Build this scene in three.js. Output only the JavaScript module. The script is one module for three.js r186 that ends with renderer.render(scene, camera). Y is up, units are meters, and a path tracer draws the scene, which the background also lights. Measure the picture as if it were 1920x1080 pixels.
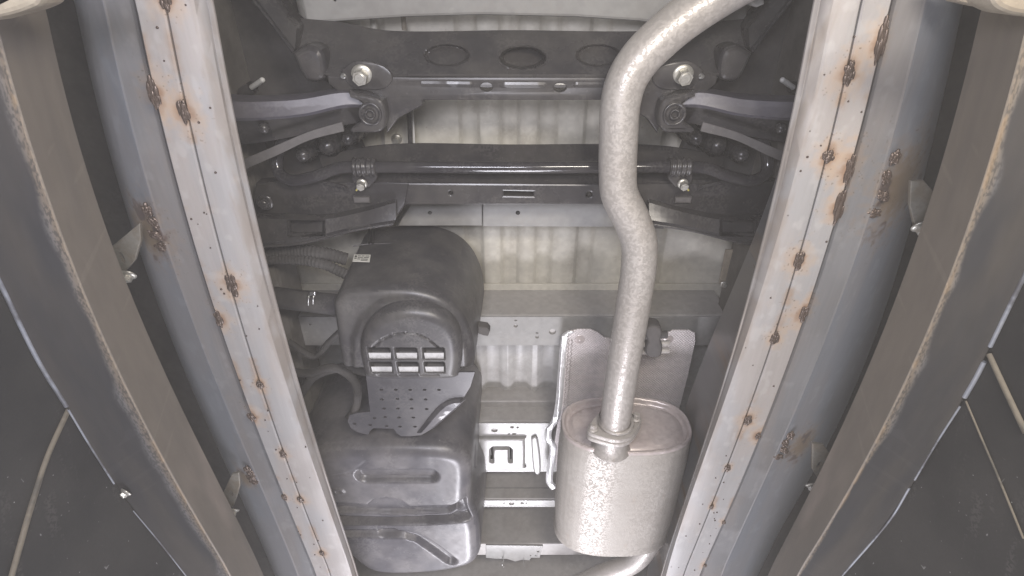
import * as THREE from 'three';
import { mergeGeometries, toCreasedNormals, mergeVertices } from 'three/addons/utils/BufferGeometryUtils.js';
import { RectAreaLightUniformsLib } from 'three/addons/lights/RectAreaLightUniformsLib.js';

// ---------------------------------------------------------------- camera, lamps, exposure
const W = 1920, H = 1080, F = 1000, TH = 31.2 * Math.PI / 180, CY = 0.45;
const S = Math.sin(TH), C = Math.cos(TH);
const scene = new THREE.Scene();
const camera = new THREE.PerspectiveCamera(2 * Math.atan(H / 2 / F) * 180 / Math.PI, W / H, 0.02, 30);
camera.up.set(0, S, C); camera.position.set(0, CY, 0); camera.lookAt(0, CY + C, -S);
scene.background = new THREE.Color(0.22, 0.22, 0.225);
scene.fog = new THREE.FogExp2(0xf4f0ea, 0.042);
const renderer = new THREE.WebGLRenderer({ antialias: true });
renderer.toneMapping = THREE.LinearToneMapping; renderer.toneMappingExposure = 1.04;
renderer.shadowMap.enabled = true;
RectAreaLightUniformsLib.init();
const LAMPS = [ // [x, y, z, width, length, radiance, colour, tilt towards the far end, label]
  [-0.11, 0.37, 0.10, 0.31, 0.11, 56, 0xf4f3ff, 0.8, 'long white inspection lamp on the pit floor left of the camera'],
  [0.27, 0.37, 0.27, 0.33, 0.14, 62, 0xfff6ea, 1.0, 'long white inspection lamp on the pit floor right of the camera'],
  [0.02, 0.30, -1.30, 0.34, 0.16, 58, 0xf8f5ff, 0, 'wide white inspection lamp on the pit floor under the muffler outlet'],
  [0.0, 0.34, -2.30, 0.36, 1.10, 20, 0xfaf8ff, -0.25, 'long white lamp trough on the pit floor beyond the rear of the car'],
];

// ---------------------------------------------------------------- small tools
let seed = 7; const rnd = () => (seed = (seed * 16807) % 2147483647) / 2147483647;
const HT0 = new Float32Array(512 * 512); { let q = 12345; for (let i = 0; i < HT0.length; i++) { q = (Math.imul(q, 1664525) + 1013904223) | 0; HT0[i] = ((q >>> 8) & 0xffff) / 65536; } }
function vn(x, y, p = 0) { // value noise, period p
  const xi = Math.floor(x), yi = Math.floor(y), fx = x - xi, fy = y - yi, u = fx * fx * (3 - 2 * fx), v = fy * fy * (3 - 2 * fy);
  let a = xi, b = xi + 1, c = yi, d = yi + 1; if (p) { a = ((a % p) + p) % p; b = ((b % p) + p) % p; c = ((c % p) + p) % p; d = ((d % p) + p) % p; }
  a &= 511; b &= 511; c = (c & 511) << 9; d = (d & 511) << 9;
  return (HT0[c | a] * (1 - u) + HT0[c | b] * u) * (1 - v) + (HT0[d | a] * (1 - u) + HT0[d | b] * u) * v;
}
const fbm = (x, y, p, o = 4) => { let s = 0, a = 0.5; for (let i = 0; i < o; i++) { s += a * vn(x, y, p); x *= 2; y *= 2; p *= 2; a *= 0.5; } return s / (1 - Math.pow(0.5, o)); };
const sst = (a, b, x) => { const t = Math.min(1, Math.max(0, (x - a) / (b - a))); return t * t * (3 - 2 * t); };
const mix = (a, b, t) => a + (b - a) * t;
const mix3 = (a, b, t) => [mix(a[0], b[0], t), mix(a[1], b[1], t), mix(a[2], b[2], t)];
const enc = (v) => 255 * (v <= 0.0031308 ? 12.92 * v : 1.055 * Math.pow(Math.min(1, v), 1 / 2.4) - 0.055);
const ray = (px, py) => [(px - 960) / F, C + (540 - py) / F * S, -S + (540 - py) / F * C];
const P = (px, py, h) => { const r = ray(px, py), t = h / r[1]; return new THREE.Vector3(r[0] * t, CY + h, r[2] * t); };
const MIR = (pts) => pts.map(([x, ...r]) => [1959 - x, ...r]).reverse();
const mir = (pts) => pts.map(([x, ...r]) => [1959 - x, ...r]);

function texture(w, h, fn, srgb = true) {
  const d = new Uint8Array(w * h * 4);
  for (let j = 0; j < h; j++) for (let i = 0; i < w; i++) {
    const c = fn(i / w, j / h), k = (j * w + i) * 4;
    for (let q = 0; q < 3; q++) d[k + q] = srgb ? enc(Math.max(0, c[q])) : 255 * Math.min(1, Math.max(0, c[q]));
    d[k + 3] = 255;
  }
  const t = new THREE.DataTexture(d, w, h); t.magFilter = t.minFilter = THREE.LinearFilter; t.wrapS = t.wrapT = THREE.RepeatWrapping;
  if (srgb) t.colorSpace = THREE.SRGBColorSpace; t.needsUpdate = true; return t;
}
const per = (t, m) => { t.repeat.set(1 / m, 1 / m); return t; };
const DS = THREE.DoubleSide;
const std = (o) => new THREE.MeshStandardMaterial({ side: DS, ...o });

// ---------------------------------------------------------------- materials
function spottedTex(base, dust, dustAmt, spec, size, m) {
  return per(texture(size, size, (u, v) => {
    const n = fbm(u * 6, v * 6, 6, 5), f = fbm(u * 40 + 3, v * 40, 40, 2), k = vn(u * 170, v * 170, 170);
    let c = mix3(base, dust, dustAmt * sst(0.35, 0.75, n));
    c = c.map((q) => q * (0.88 + 0.24 * f));
    if (k > 0.93) c = mix3(c, spec, 0.5 * sst(0.93, 1, k));
    const mud = fbm(u * 9 + 5, v * 9 + 1, 9, 5), sc = vn(u * 30 + v * 10, v * 160 - u * 20, 0);
    c = mix3(c, mix3(dust, spec, 0.35), 0.35 * sst(0.5, 0.72, mud) * sst(0.35, 0.65, vn(u * 120 + 5, v * 120 + 2, 0)));
    return c.map((q) => q * (sc > 0.955 ? 1.12 : 1));
  }), m);
}
const grey1 = (f) => (u, v) => { const q = f(u, v); return [q, q, q]; };
const roughSpeckle = per(texture(512, 512, grey1((u, v) => 0.46 + 0.44 * sst(0.44, 0.62, fbm(u * 44, v * 44, 44, 4)) + 0.1 * fbm(u * 5, v * 5, 5, 3)), false), 0.12);
const roughSoft = per(texture(256, 256, grey1((u, v) => 0.62 + 0.38 * fbm(u * 8, v * 8, 8, 4)), false), 0.25);
const fineBump = per(texture(512, 512, grey1((u, v) => fbm(u * 90, v * 90, 90, 3)), false), 0.12);
const M = {};
M.black = std({ map: spottedTex([0.036, 0.034, 0.036], [0.064, 0.060, 0.057], 0.8, [0.18, 0.17, 0.16], 512, 0.3), roughness: 0.36, roughnessMap: roughSoft });
M.blackGloss = std({ map: M.black.map, roughness: 0.27 });
M.arm = std({ map: spottedTex([0.075, 0.071, 0.088], [0.10, 0.095, 0.105], 0.6, [0.2, 0.19, 0.2], 512, 0.3), roughness: 0.4 });  // bluish-purple lamp sheen is painted into this arm flange colour
M.plastic = std({ map: spottedTex([0.052, 0.050, 0.053], [0.096, 0.092, 0.088], 0.85, [0.22, 0.21, 0.2], 512, 0.28), roughness: 0.5, roughnessMap: roughSoft });
M.tank = std({ map: spottedTex([0.082, 0.080, 0.089], [0.155, 0.148, 0.15], 0.85, [0.3, 0.29, 0.28], 512, 0.35), roughness: 0.42, roughnessMap: roughSoft });
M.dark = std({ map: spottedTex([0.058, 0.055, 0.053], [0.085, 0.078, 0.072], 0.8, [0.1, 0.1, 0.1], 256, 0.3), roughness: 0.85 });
M.beige = std({ map: spottedTex([0.52, 0.50, 0.435], [0.46, 0.43, 0.365], 0.35, [0.3, 0.25, 0.2], 512, 0.4), roughness: 0.55 });
M.panel = std({ map: spottedTex([0.42, 0.415, 0.40], [0.36, 0.345, 0.325], 0.45, [0.32, 0.3, 0.28], 512, 0.4), roughness: 0.4 });
M.primer = std({ map: spottedTex([0.26, 0.258, 0.249], [0.22, 0.212, 0.20], 0.45, [0.35, 0.33, 0.3], 512, 0.4), roughness: 0.58 });
M.white = std({ map: M.primer.map, roughness: 0.24 });
M.pale = std({ color: new THREE.Color(0.6, 0.6, 0.58), roughness: 0.4 });
M.sill = std({ map: spottedTex([0.16, 0.15, 0.135], [0.11, 0.1, 0.09], 0.8, [0.2, 0.19, 0.17], 512, 0.4), roughness: 0.7 });
M.facegrey = std({ map: spottedTex([0.37, 0.358, 0.343], [0.31, 0.29, 0.272], 0.5, [0.3, 0.28, 0.25], 512, 0.4), roughness: 0.45 });
const pipeTex = (texture(1024, 1024, (u, v) => {
  const n = fbm(u * 5, v * 5, 5, 4), k = vn(u * 170, v * 170, 170), k2 = fbm(u * 90 + 9, v * 90, 90, 3), big = sst(0.38, 0.66, fbm(u * 7 + 4, v * 7 + 7, 7, 4)), st = fbm(u * 14, v * 60, 14, 2);
  let c = mix3([0.50, 0.475, 0.447], [0.425, 0.395, 0.365], n);
  c = mix3(c, [0.52, 0.50, 0.475], 0.3 * sst(0.5, 0.7, k2) * big);
  c = mix3(c, [0.40, 0.31, 0.25], 0.35 * sst(0.55, 0.8, fbm(u * 10 + 2, v * 4 + 5, 2, 4)));
  if (k > 0.9) c = mix3(c, [0.20, 0.16, 0.13], 0.4 * sst(0.9, 1, k) * (0.1 + 0.9 * big));
  return c.map((q) => 0.92 * q * (0.95 + 0.1 * st));
}));
const pipeMap = (m) => { const t = pipeTex.clone(); t.needsUpdate = true; return per(t, m); };
M.pipe = std({ map: pipeMap(0.22), roughness: 0.7, roughnessMap: roughSpeckle, metalness: 0.36, bumpMap: fineBump, bumpScale: 0.00014 });
M.muffler = std({ map: pipeMap(0.3), color: new THREE.Color(0.80, 0.795, 0.77), roughness: 0.8, roughnessMap: roughSpeckle, metalness: 0.2, bumpMap: fineBump, bumpScale: 0.00016 });
M.cap = std({ map: spottedTex([0.52, 0.465, 0.45], [0.42, 0.36, 0.34], 0.7, [0.5, 0.47, 0.45], 512, 0.25), roughness: 0.26, metalness: 0.15 });
M.shield = std({ map: spottedTex([0.66, 0.615, 0.61], [0.57, 0.52, 0.505], 0.6, [0.7, 0.7, 0.7], 512, 0.3), roughness: 0.42, metalness: 0.2,
  bumpMap: per(texture(512, 512, grey1((u, v) => 0.5 + 0.5 * Math.sin(u * 2 * Math.PI * 16) * Math.sin(v * 2 * Math.PI * 16)), false), 0.10), bumpScale: 0.0012 });
M.zinc = std({ map: spottedTex([0.58, 0.57, 0.53], [0.42, 0.40, 0.34], 0.7, [0.2, 0.18, 0.15], 256, 0.06), roughness: 0.38, metalness: 0.7 });
M.steel = std({ color: new THREE.Color(0.5, 0.5, 0.49), roughness: 0.3, metalness: 0.9 });
M.rubber = std({ map: M.dark.map, roughness: 0.75, color: new THREE.Color(0.9, 0.9, 0.95) });
M.strap = std({ map: spottedTex([0.10, 0.094, 0.092], [0.08, 0.075, 0.072], 0.6, [0.25, 0.24, 0.22], 256, 0.2), roughness: 0.6 });
M.slat = std({ map: spottedTex([0.55, 0.55, 0.55], [0.3, 0.3, 0.3], 0.6, [0.2, 0.2, 0.2], 256, 0.1), roughness: 0.85 });
M.cream = std({ map: spottedTex([0.30, 0.265, 0.205], [0.18, 0.15, 0.115], 0.7, [0.15, 0.12, 0.1], 256, 0.2), roughness: 0.6 });
M.yellow = std({ color: new THREE.Color(0.55, 0.48, 0.12), roughness: 0.6 });
M.weld = std({ map: per(texture(256, 256, (u, v) => { const n = fbm(u * 14, v * 14, 14, 4); return mix3([0.055, 0.038, 0.03], [0.19, 0.15, 0.125], sst(0.4, 0.75, n)); }), 0.03), roughness: 0.38, metalness: 0.45 });
M.bracket = std({ map: spottedTex([0.19, 0.182, 0.16], [0.14, 0.11, 0.075], 0.6, [0.2, 0.15, 0.1], 256, 0.1), roughness: 0.5, metalness: 0.3 });
M.wall = std({ map: per(texture(1024, 1024, (u, v) => {
  const n = fbm(u * 4, v * 4, 4, 5), s = vn(u * 110, v * 110, 110), g = fbm(u * 12, v * 3, 12, 4), f = vn(u * 300, v * 300, 300);
  let c = mix3([0.014, 0.014, 0.0145], [0.030, 0.0285, 0.027], sst(0.3, 0.75, n)).map((q) => q * (0.85 + 0.3 * g) * (0.92 + 0.16 * f));
  const scuff = fbm(u * 30 - v * 12, v * 5 + u * 3, 0 || 4096, 4); c = mix3(c, [0.10, 0.095, 0.09], 0.3 * sst(0.6, 0.8, scuff) * sst(0.4, 0.6, f));
  if (s > 0.955) c = mix3(c, [0.42, 0.42, 0.42], sst(0.955, 1, s) * sst(0.45, 0.6, n));
  return c;
}), 0.5), roughness: 0.85 });
M.concrete = std({ color: new THREE.Color(0.45, 0.44, 0.43), roughness: 0.9 });
M.edge = std({ map: spottedTex([0.22, 0.235, 0.27], [0.09, 0.09, 0.10], 1.0, [0.6, 0.6, 0.6], 256, 0.12), roughness: 0.45, metalness: 0.2 });
M.ochre = std({ map: spottedTex([0.15, 0.13, 0.10], [0.07, 0.065, 0.055], 0.9, [0.3, 0.27, 0.2], 256, 0.1), roughness: 0.7 });

// ---------------------------------------------------------------- geometry tools
function boxUV(g) { // uv in metres by the face's main direction
  g = g.index ? g.toNonIndexed() : g; const p = g.attributes.position, uv = new Float32Array(p.count * 2), a = new THREE.Vector3(), b = new THREE.Vector3(), c = new THREE.Vector3();
  for (let i = 0; i < p.count; i += 3) {
    a.fromBufferAttribute(p, i); b.fromBufferAttribute(p, i + 1); c.fromBufferAttribute(p, i + 2);
    const n = b.clone().sub(a).cross(c.clone().sub(a)), X = Math.abs(n.x), Y = Math.abs(n.y), Z = Math.abs(n.z);
    [a, b, c].forEach((q, k) => { const s = (i + k) * 2; if (Y >= X && Y >= Z) { uv[s] = q.x; uv[s + 1] = q.z; } else if (X >= Z) { uv[s] = q.y; uv[s + 1] = q.z; } else { uv[s] = q.x; uv[s + 1] = q.y; } });
  }
  g.setAttribute('uv', new THREE.BufferAttribute(uv, 2));
  for (const k of Object.keys(g.attributes)) if (!['position', 'normal', 'uv'].includes(k)) g.deleteAttribute(k);
  return g;
}
const join = (gs) => gs.length === 1 ? gs[0] : mergeGeometries(gs);
const plan = (px, py, h) => { const p = P(px, py, h); return new THREE.Vector2(p.x, -p.z); };
function slabXZ(pts, h, t, o = {}) { // pts: Vector2 (x, -z); bottom face at h
  const sh = new THREE.Shape(o.smooth ? new THREE.SplineCurve([...pts, pts[0]]).getPoints(o.smooth * pts.length) : pts);
  for (const [hx, hz, r, ry] of o.holes || []) { const q = new THREE.Path(); q.absellipse(hx, hz, r, ry || r, 0, Math.PI * 2, true); sh.holes.push(q); }
  for (const q of o.cuts || []) sh.holes.push(new THREE.Path(q));
  const b = o.bevel ?? 0.002;
  const g = new THREE.ExtrudeGeometry(sh, { depth: Math.max(1e-4, t - 2 * b), bevelEnabled: b > 0, bevelThickness: b, bevelSize: b, bevelOffset: -b, bevelSegments: o.seg || 2, curveSegments: 20 });
  g.translate(0, 0, b); g.rotateX(-Math.PI / 2); g.translate(0, CY + h, 0);
  if (o.warp) { const p = g.attributes.position; for (let i = 0; i < p.count; i++) p.setY(i, p.getY(i) + o.warp(p.getX(i), p.getZ(i))); }
  return boxUV(toCreasedNormals(g, 0.3));
}
const slab = (px, h, t, o = {}) => slabXZ(px.map(([x, y]) => plan(x, y, h)), h, t, {
  ...o, holes: (o.holes || []).map(([x, y, r, ry]) => { const q = plan(x, y, h); return [q.x, q.y, r, ry]; }), cuts: (o.cuts || []).map((c) => c.map(([x, y]) => plan(x, y, h))) });
function box(x0, x1, h0, h1, z0, z1, b = 0.002) { // plan box
  return slabXZ([new THREE.Vector2(x0, -z0), new THREE.Vector2(x1, -z0), new THREE.Vector2(x1, -z1), new THREE.Vector2(x0, -z1)], h0, h1 - h0, { bevel: b });
}
function resample(pts, n) { // pts [px,py,h] -> n of them along a smooth curve
  const c = new THREE.CatmullRomCurve3(pts.map((p) => new THREE.Vector3(...p)), false, 'centripetal');
  return c.getSpacedPoints(n - 1).map((q) => [q.x, q.y, q.z]);
}
function grid(rows, thick, crease = 0.6) { // rows of Vector3; front sheet, back sheet lifted by thick, sides
  const n = rows[0].length, m = rows.length, pos = [], idx = [];
  const up = rows.map((r) => r.map((q) => q.clone().add(new THREE.Vector3(0, thick, 0))));
  for (const r of [...rows, ...up]) for (const q of r) pos.push(q.x, q.y, q.z);
  const quad = (a, b, c, d) => idx.push(a, b, c, a, c, d), at = (s, j, i) => s * n * m + j * n + i;
  for (let j = 0; j < m - 1; j++) for (let i = 0; i < n - 1; i++) { quad(at(0, j, i), at(0, j, i + 1), at(0, j + 1, i + 1), at(0, j + 1, i)); if (thick) quad(at(1, j, i), at(1, j + 1, i), at(1, j + 1, i + 1), at(1, j, i + 1)); }
  if (thick) {
    for (let i = 0; i < n - 1; i++) { quad(at(0, 0, i), at(1, 0, i), at(1, 0, i + 1), at(0, 0, i + 1)); quad(at(0, m - 1, i), at(0, m - 1, i + 1), at(1, m - 1, i + 1), at(1, m - 1, i)); }
    for (let j = 0; j < m - 1; j++) { quad(at(0, j, 0), at(0, j + 1, 0), at(1, j + 1, 0), at(1, j, 0)); quad(at(0, j, n - 1), at(1, j, n - 1), at(1, j + 1, n - 1), at(0, j + 1, n - 1)); }
  }
  const g = new THREE.BufferGeometry(); g.setAttribute('position', new THREE.Float32BufferAttribute(pos, 3)); g.setIndex(idx);
  return boxUV(toCreasedNormals(g, crease));
}
function sheet(curves, n, sub, thick, disp, crease) { // curves [[px,py,h]...] lofted straight between
  const cs = curves.map((c) => resample(c, n)), rows = [];
  for (let k = 0; k < cs.length - 1; k++) for (let s = 0; s < sub; s++) rows.push(cs[k].map((a, i) => a.map((v, q) => mix(v, cs[k + 1][i][q], s / sub))));
  rows.push(cs[cs.length - 1]);
  return grid(rows.map((r) => r.map(([x, y, h]) => P(x, y, h + (disp ? disp(x, y) : 0)))), thick, crease);
}
function tube(pts, r, seg = 80, rad = 20, raw = false) {
  const c = new THREE.CatmullRomCurve3(raw ? pts : pts.map((p) => P(...p)), false, 'centripetal');
  const g = new THREE.TubeGeometry(c, seg, r, rad, false), u = g.attributes.uv, L = c.getLength();
  for (let i = 0; i < u.count; i++) u.setXY(i, u.getX(i) * L, u.getY(i) * 2 * Math.PI * r);
  return g.toNonIndexed();
}
function segDist(px, py, ax, ay, bx, by) { const dx = bx - ax, dy = by - ay, t = Math.min(1, Math.max(0, ((px - ax) * dx + (py - ay) * dy) / (dx * dx + dy * dy || 1e-9))); return Math.hypot(px - ax - dx * t, py - ay - dy * t); }
function sdf(poly, x, y) { // positive inside
  let d = 1e9, inside = false;
  for (let i = 0, j = poly.length - 1; i < poly.length; j = i++) {
    const a = poly[i], b = poly[j]; d = Math.min(d, segDist(x, y, a.x, a.y, b.x, b.y));
    if ((a.y > y) !== (b.y > y) && x < (b.x - a.x) * (y - a.y) / (b.y - a.y) + a.x) inside = !inside;
  }
  return inside ? d : -d;
}
const lineDist = (l, x, y) => { let d = 1e9; for (let i = 0; i < l.length - 1; i++) d = Math.min(d, segDist(x, y, l[i].x, l[i].y, l[i + 1].x, l[i + 1].y)); return d; };
function near(poly, x, y) { // signed distance (positive inside) and the nearest outline point
  let d = 1e9, qx = 0, qy = 0, inside = false;
  for (let i = 0, j = poly.length - 1; i < poly.length; j = i++) {
    const a = poly[j], b = poly[i], dx = b.x - a.x, dy = b.y - a.y, t = Math.min(1, Math.max(0, ((x - a.x) * dx + (y - a.y) * dy) / (dx * dx + dy * dy || 1e-9))), ex = a.x + dx * t, ey = a.y + dy * t, e = (x - ex) ** 2 + (y - ey) ** 2;
    if (e < d) { d = e; qx = ex; qy = ey; }
    if ((a.y > y) !== (b.y > y) && x < (b.x - a.x) * (y - a.y) / (b.y - a.y) + a.x) inside = !inside;
  }
  d = Math.sqrt(d); return [inside ? d : -d, qx, qy];
}
function relief(o) { // moulded shape seen from below: outline in plan, rounded lower edge, pressed features, side walls with a draft
  const { h, side, R, draft = 0.03, res = 0.003 } = o;
  let out = o.outline.map(([x, y]) => plan(x, y, h)); out = new THREE.SplineCurve([...out, out[0]]).getPoints(out.length * 5); out.pop();
  const feats = (o.feats || []).map((f) => { const pts = f.pts.map(([x, y]) => plan(x, y, h)), g = (f.w || 0) + f.soft, X = pts.map((q) => q.x), Y = pts.map((q) => q.y); return { ...f, pts, lo: [Math.min(...X) - g, Math.min(...Y) - g], hi: [Math.max(...X) + g, Math.max(...Y) + g] }; });
  let x0 = 1e9, x1 = -1e9, y0 = 1e9, y1 = -1e9; for (const q of out) { x0 = Math.min(x0, q.x); x1 = Math.max(x1, q.x); y0 = Math.min(y0, q.y); y1 = Math.max(y1, q.y); }
  x0 -= 2 * res; y0 -= 2 * res; x1 += 2 * res; y1 += 2 * res;
  const nx = Math.ceil((x1 - x0) / res), ny = Math.ceil((y1 - y0) / res), pos = [], idx = [], ds = [];
  for (let j = 0; j <= ny; j++) for (let i = 0; i <= nx; i++) {
    let x = x0 + i * res, y = y0 + j * res; const [d, qx, qy] = near(out, x, y);
    if (d < 0) { x = qx; y = qy; }
    let e = d >= R ? 0 : d > 0 ? R - Math.sqrt(R * R - (R - d) ** 2) : R;
    if (d > 0.2 * R) for (const f of feats) { if (x < f.lo[0] || x > f.hi[0] || y < f.lo[1] || y > f.hi[1]) continue; const q = f.closed ? -sdf(f.pts, x, y) : lineDist(f.pts, x, y) - f.w; e += f.depth * sst(f.soft, -f.soft, q) * sst(0.2 * R, 0.6 * R, d); }
    if (o.extra) e += o.extra(x, y) * sst(0, R, d);
    ds.push(d); pos.push(x, CY + h + Math.min(e, side), -y);
  }
  for (let j = 0; j < ny; j++) for (let i = 0; i < nx; i++) {
    const a = j * (nx + 1) + i, b = a + 1, c = a + nx + 2, d = a + nx + 1;
    if (Math.max(ds[a], ds[b], ds[c], ds[d]) <= 0) continue; idx.push(a, c, b, a, d, c);
  }
  let area = 0; out.forEach((q, i) => { const w = out[(i + 1) % out.length]; area += q.x * w.y - w.x * q.y; }); const sgn = area > 0 ? 1 : -1, b0 = pos.length / 3, m = out.length, K = 5;
  for (let k = 0; k <= K; k++) { const e = mix(R * 0.9, side, k / K); out.forEach((q, i) => { const a = out[(i + m - 1) % m], c = out[(i + 1) % m], l = Math.hypot(c.x - a.x, c.y - a.y) || 1, off = k ? draft * (e - R) : -0.0002; pos.push(q.x + sgn * (c.y - a.y) / l * off, CY + h + e, -(q.y - sgn * (c.x - a.x) / l * off)); }); }
  for (let k = 0; k < K; k++) for (let i = 0; i < m; i++) { const a = b0 + k * m + i, b = b0 + k * m + (i + 1) % m; idx.push(a, b, b + m, a, b + m, a + m); }
  const g = new THREE.BufferGeometry(); g.setAttribute('position', new THREE.Float32BufferAttribute(pos, 3)); g.setIndex(idx); g.computeVertexNormals();
  return boxUV(g);
}
function hexBolt(r, hh, washer) { // head points down, base at y=0
  const g = []; if (washer) { const w = new THREE.LatheGeometry([[0, 0], [washer, 0], [washer, -0.0015], [washer * 0.72, -0.004], [0, -0.004]].map((p) => new THREE.Vector2(...p)), 28); g.push(w.toNonIndexed()); }
  const hd = new THREE.CylinderGeometry(r, r * 0.985, hh, 6).translate(0, -0.003 - hh / 2, 0); g.push(toCreasedNormals(hd, 0.4));
  const dm = new THREE.CylinderGeometry(r * 0.74, r * 0.6, 0.0012, 20).translate(0, -0.003 - hh - 0.0006, 0); g.push(toCreasedNormals(dm, 0.4));
  return join(g.map(boxUV));
}
// ---------------------------------------------------------------- object tools
const used = {};
const numbered = (n) => { const k = used[n] = (used[n] ?? -1) + 1; return k ? n + '_' + String(k).padStart(3, '0') : n; };
function tag(o, label, category, group, kind) { o.userData.label = label; o.userData.category = category; if (group) o.userData.group = group; if (kind) o.userData.kind = kind; return o; }
function thing(name, pos, label, category, group) { const g = new THREE.Group(); g.name = numbered(name); g.position.copy(pos); scene.add(g); return tag(g, label, category, group); }
function part(name, geo, mat, parent, label) { // geometry in world metres, put under the thing's base
  const m = new THREE.Mesh(geo, mat); m.name = name; m.castShadow = m.receiveShadow = true;
  let q = parent; const o = new THREE.Vector3(); while (q && q !== scene) { o.add(q.position); q = q.parent; }
  if (o.lengthSq()) m.geometry = geo.clone().translate(-o.x, -o.y, -o.z);
  if (label) m.userData.label = label; parent.add(m); return m;
}
function placed(name, geo, mat, parent, pos, rot = [0, 0, 0], scl = 1) { // shared geometry at a place
  const m = new THREE.Mesh(geo, mat); m.name = name; m.castShadow = m.receiveShadow = true; let q = parent; const o = new THREE.Vector3(); while (q && q !== scene) { o.add(q.position); q = q.parent; }
  m.position.copy(pos).sub(o); m.rotation.set(...rot); if (scl.length) m.scale.set(...scl); else m.scale.setScalar(scl); parent.add(m); return m;
}
const hole = (x, y, r, ry) => [x, y, r, ry];

// ================================================================ lift rails (two square tubes and a galvanised channel)
function feature(pts, h) { // pixel line on a level -> x(z), cubic fit, straight beyond
  const s = []; for (let i = 0; i < pts.length - 1; i++) for (let k = 0; k < 8; k++) { const t = k / 8; const p = P(mix(pts[i][1], pts[i + 1][1], t), mix(pts[i][0], pts[i + 1][0], t), h); s.push([p.z, p.x]); }
  const A = Array.from({ length: 4 }, () => new Array(5).fill(0));
  for (const [z, x] of s) for (let i = 0; i < 4; i++) { for (let j = 0; j < 4; j++) A[i][j] += z ** (i + j); A[i][4] += x * z ** i; }
  for (let i = 0; i < 4; i++) { let p = i; for (let r = i + 1; r < 4; r++) if (Math.abs(A[r][i]) > Math.abs(A[p][i])) p = r; [A[i], A[p]] = [A[p], A[i]]; for (let r = 0; r < 4; r++) if (r !== i) { const f = A[r][i] / A[i][i]; for (let c = i; c < 5; c++) A[r][c] -= f * A[i][c]; } }
  const k = A.map((r, i) => r[4] / r[i]), zs = s.map((q) => q[0]), lo = Math.min(...zs), hi = Math.max(...zs);
  const f = (z) => k[0] + k[1] * z + k[2] * z * z + k[3] * z ** 3, df = (z) => k[1] + 2 * k[2] * z + 3 * k[3] * z * z;
  return (z) => z < lo ? f(lo) + df(lo) * 0.4 * (z - lo) : z > hi ? f(hi) + df(hi) * 0.4 * (z - hi) : f(z);
}
function sweep(profile, z0, z1, n, uvf, crease = 0.5) { // profile(z) -> closed list [x, h]
  const pos = [], idx = [], rows = []; for (let i = 0; i <= n; i++) { const z = mix(z0, z1, i / n); rows.push(profile(z).map(([x, h]) => [x, CY + h, z])); }
  const m = rows[0].length; rows.forEach((r) => r.forEach((q) => pos.push(...q)));
  for (let i = 0; i < n; i++) for (let j = 0; j < m; j++) { const a = i * m + j, b = i * m + (j + 1) % m, c = a + m, d = b + m; idx.push(a, b, d, a, d, c); }
  for (const e of [0, n]) for (let j = 1; j < m - 1; j++) idx.push(e * m, e * m + j, e * m + j + 1);
  const g = new THREE.BufferGeometry(); g.setAttribute('position', new THREE.Float32BufferAttribute(pos, 3)); g.setIndex(idx);
  const out = boxUV(toCreasedNormals(g, crease));
  if (uvf) { const p = out.attributes.position, u = out.attributes.uv; for (let i = 0; i < p.count; i++) u.setXY(i, ...uvf(p.getX(i), p.getY(i) - CY, p.getZ(i))); }
  return out;
}
const HR = 0.55, HT = 0.588, HC = 0.566, RZ0 = 0.35, RZ1 = -1.6;
const LINES = [{
  A: [[0, 398], [180, 427], [360, 464], [540, 511], [720, 556], [900, 612], [1080, 671]],
  B: [[0, 362], [180, 393], [360, 434], [540, 481], [720, 534], [900, 596], [1080, 660]],
  C: [[0, 307], [180, 342], [360, 383], [540, 431], [720, 487], [850, 530], [933, 562], [1080, 620]],
  D: [[0, 253], [180, 288], [360, 333], [540, 389], [720, 449], [785, 472], [932, 532], [1080, 593]],
  E: [[0, 192], [180, 233], [360, 281], [540, 338], [720, 406], [900, 485], [1080, 560]],
  G: [[0, 138], [180, 182], [360, 230], [540, 287], [720, 358], [900, 438], [1080, 518]],
  Hh: [[0, 82], [180, 122], [360, 175], [520, 233], [690, 303], [900, 408], [1080, 496]],
  I: [[0, -18], [180, 28], [330, 72], [420, 108], [537, 153], [690, 217], [880, 315], [1080, 433]],
  J: [[530, 0], [690, 80], [765, 127], [908, 215], [1080, 350]],
}, {
  A: [[0, 1530], [270, 1478], [480, 1425], [590, 1397], [720, 1357], [840, 1320], [1080, 1239]],
  B: [[0, 1564], [270, 1511], [480, 1450], [590, 1415], [720, 1371], [900, 1308], [1080, 1247]],
  C: [[0, 1616], [107, 1597], [230, 1568], [443, 1508], [590, 1468], [720, 1424], [863, 1370], [950, 1332], [1080, 1284]],
  D: [[0, 1674], [120, 1645], [230, 1618], [447, 1557], [590, 1514], [720, 1463], [840, 1418], [980, 1357], [1080, 1312]],
  E: [[0, 1735], [230, 1682], [480, 1602], [590, 1567], [720, 1513], [863, 1449], [1080, 1351]],
  G: [[0, 1802], [230, 1755], [480, 1680], [590, 1644], [840, 1548], [1080, 1420]],
  Hh: [[0, 1842], [230, 1790], [443, 1723], [590, 1668], [720, 1613], [840, 1562], [1080, 1437]],
  I: [[0, 1945], [230, 1874], [403, 1827], [590, 1755], [727, 1693], [840, 1637], [903, 1600], [1080, 1497]],
  J: [[520, 1918], [660, 1853], [747, 1807], [827, 1757], [973, 1670], [1080, 1577]],
}];
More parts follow.
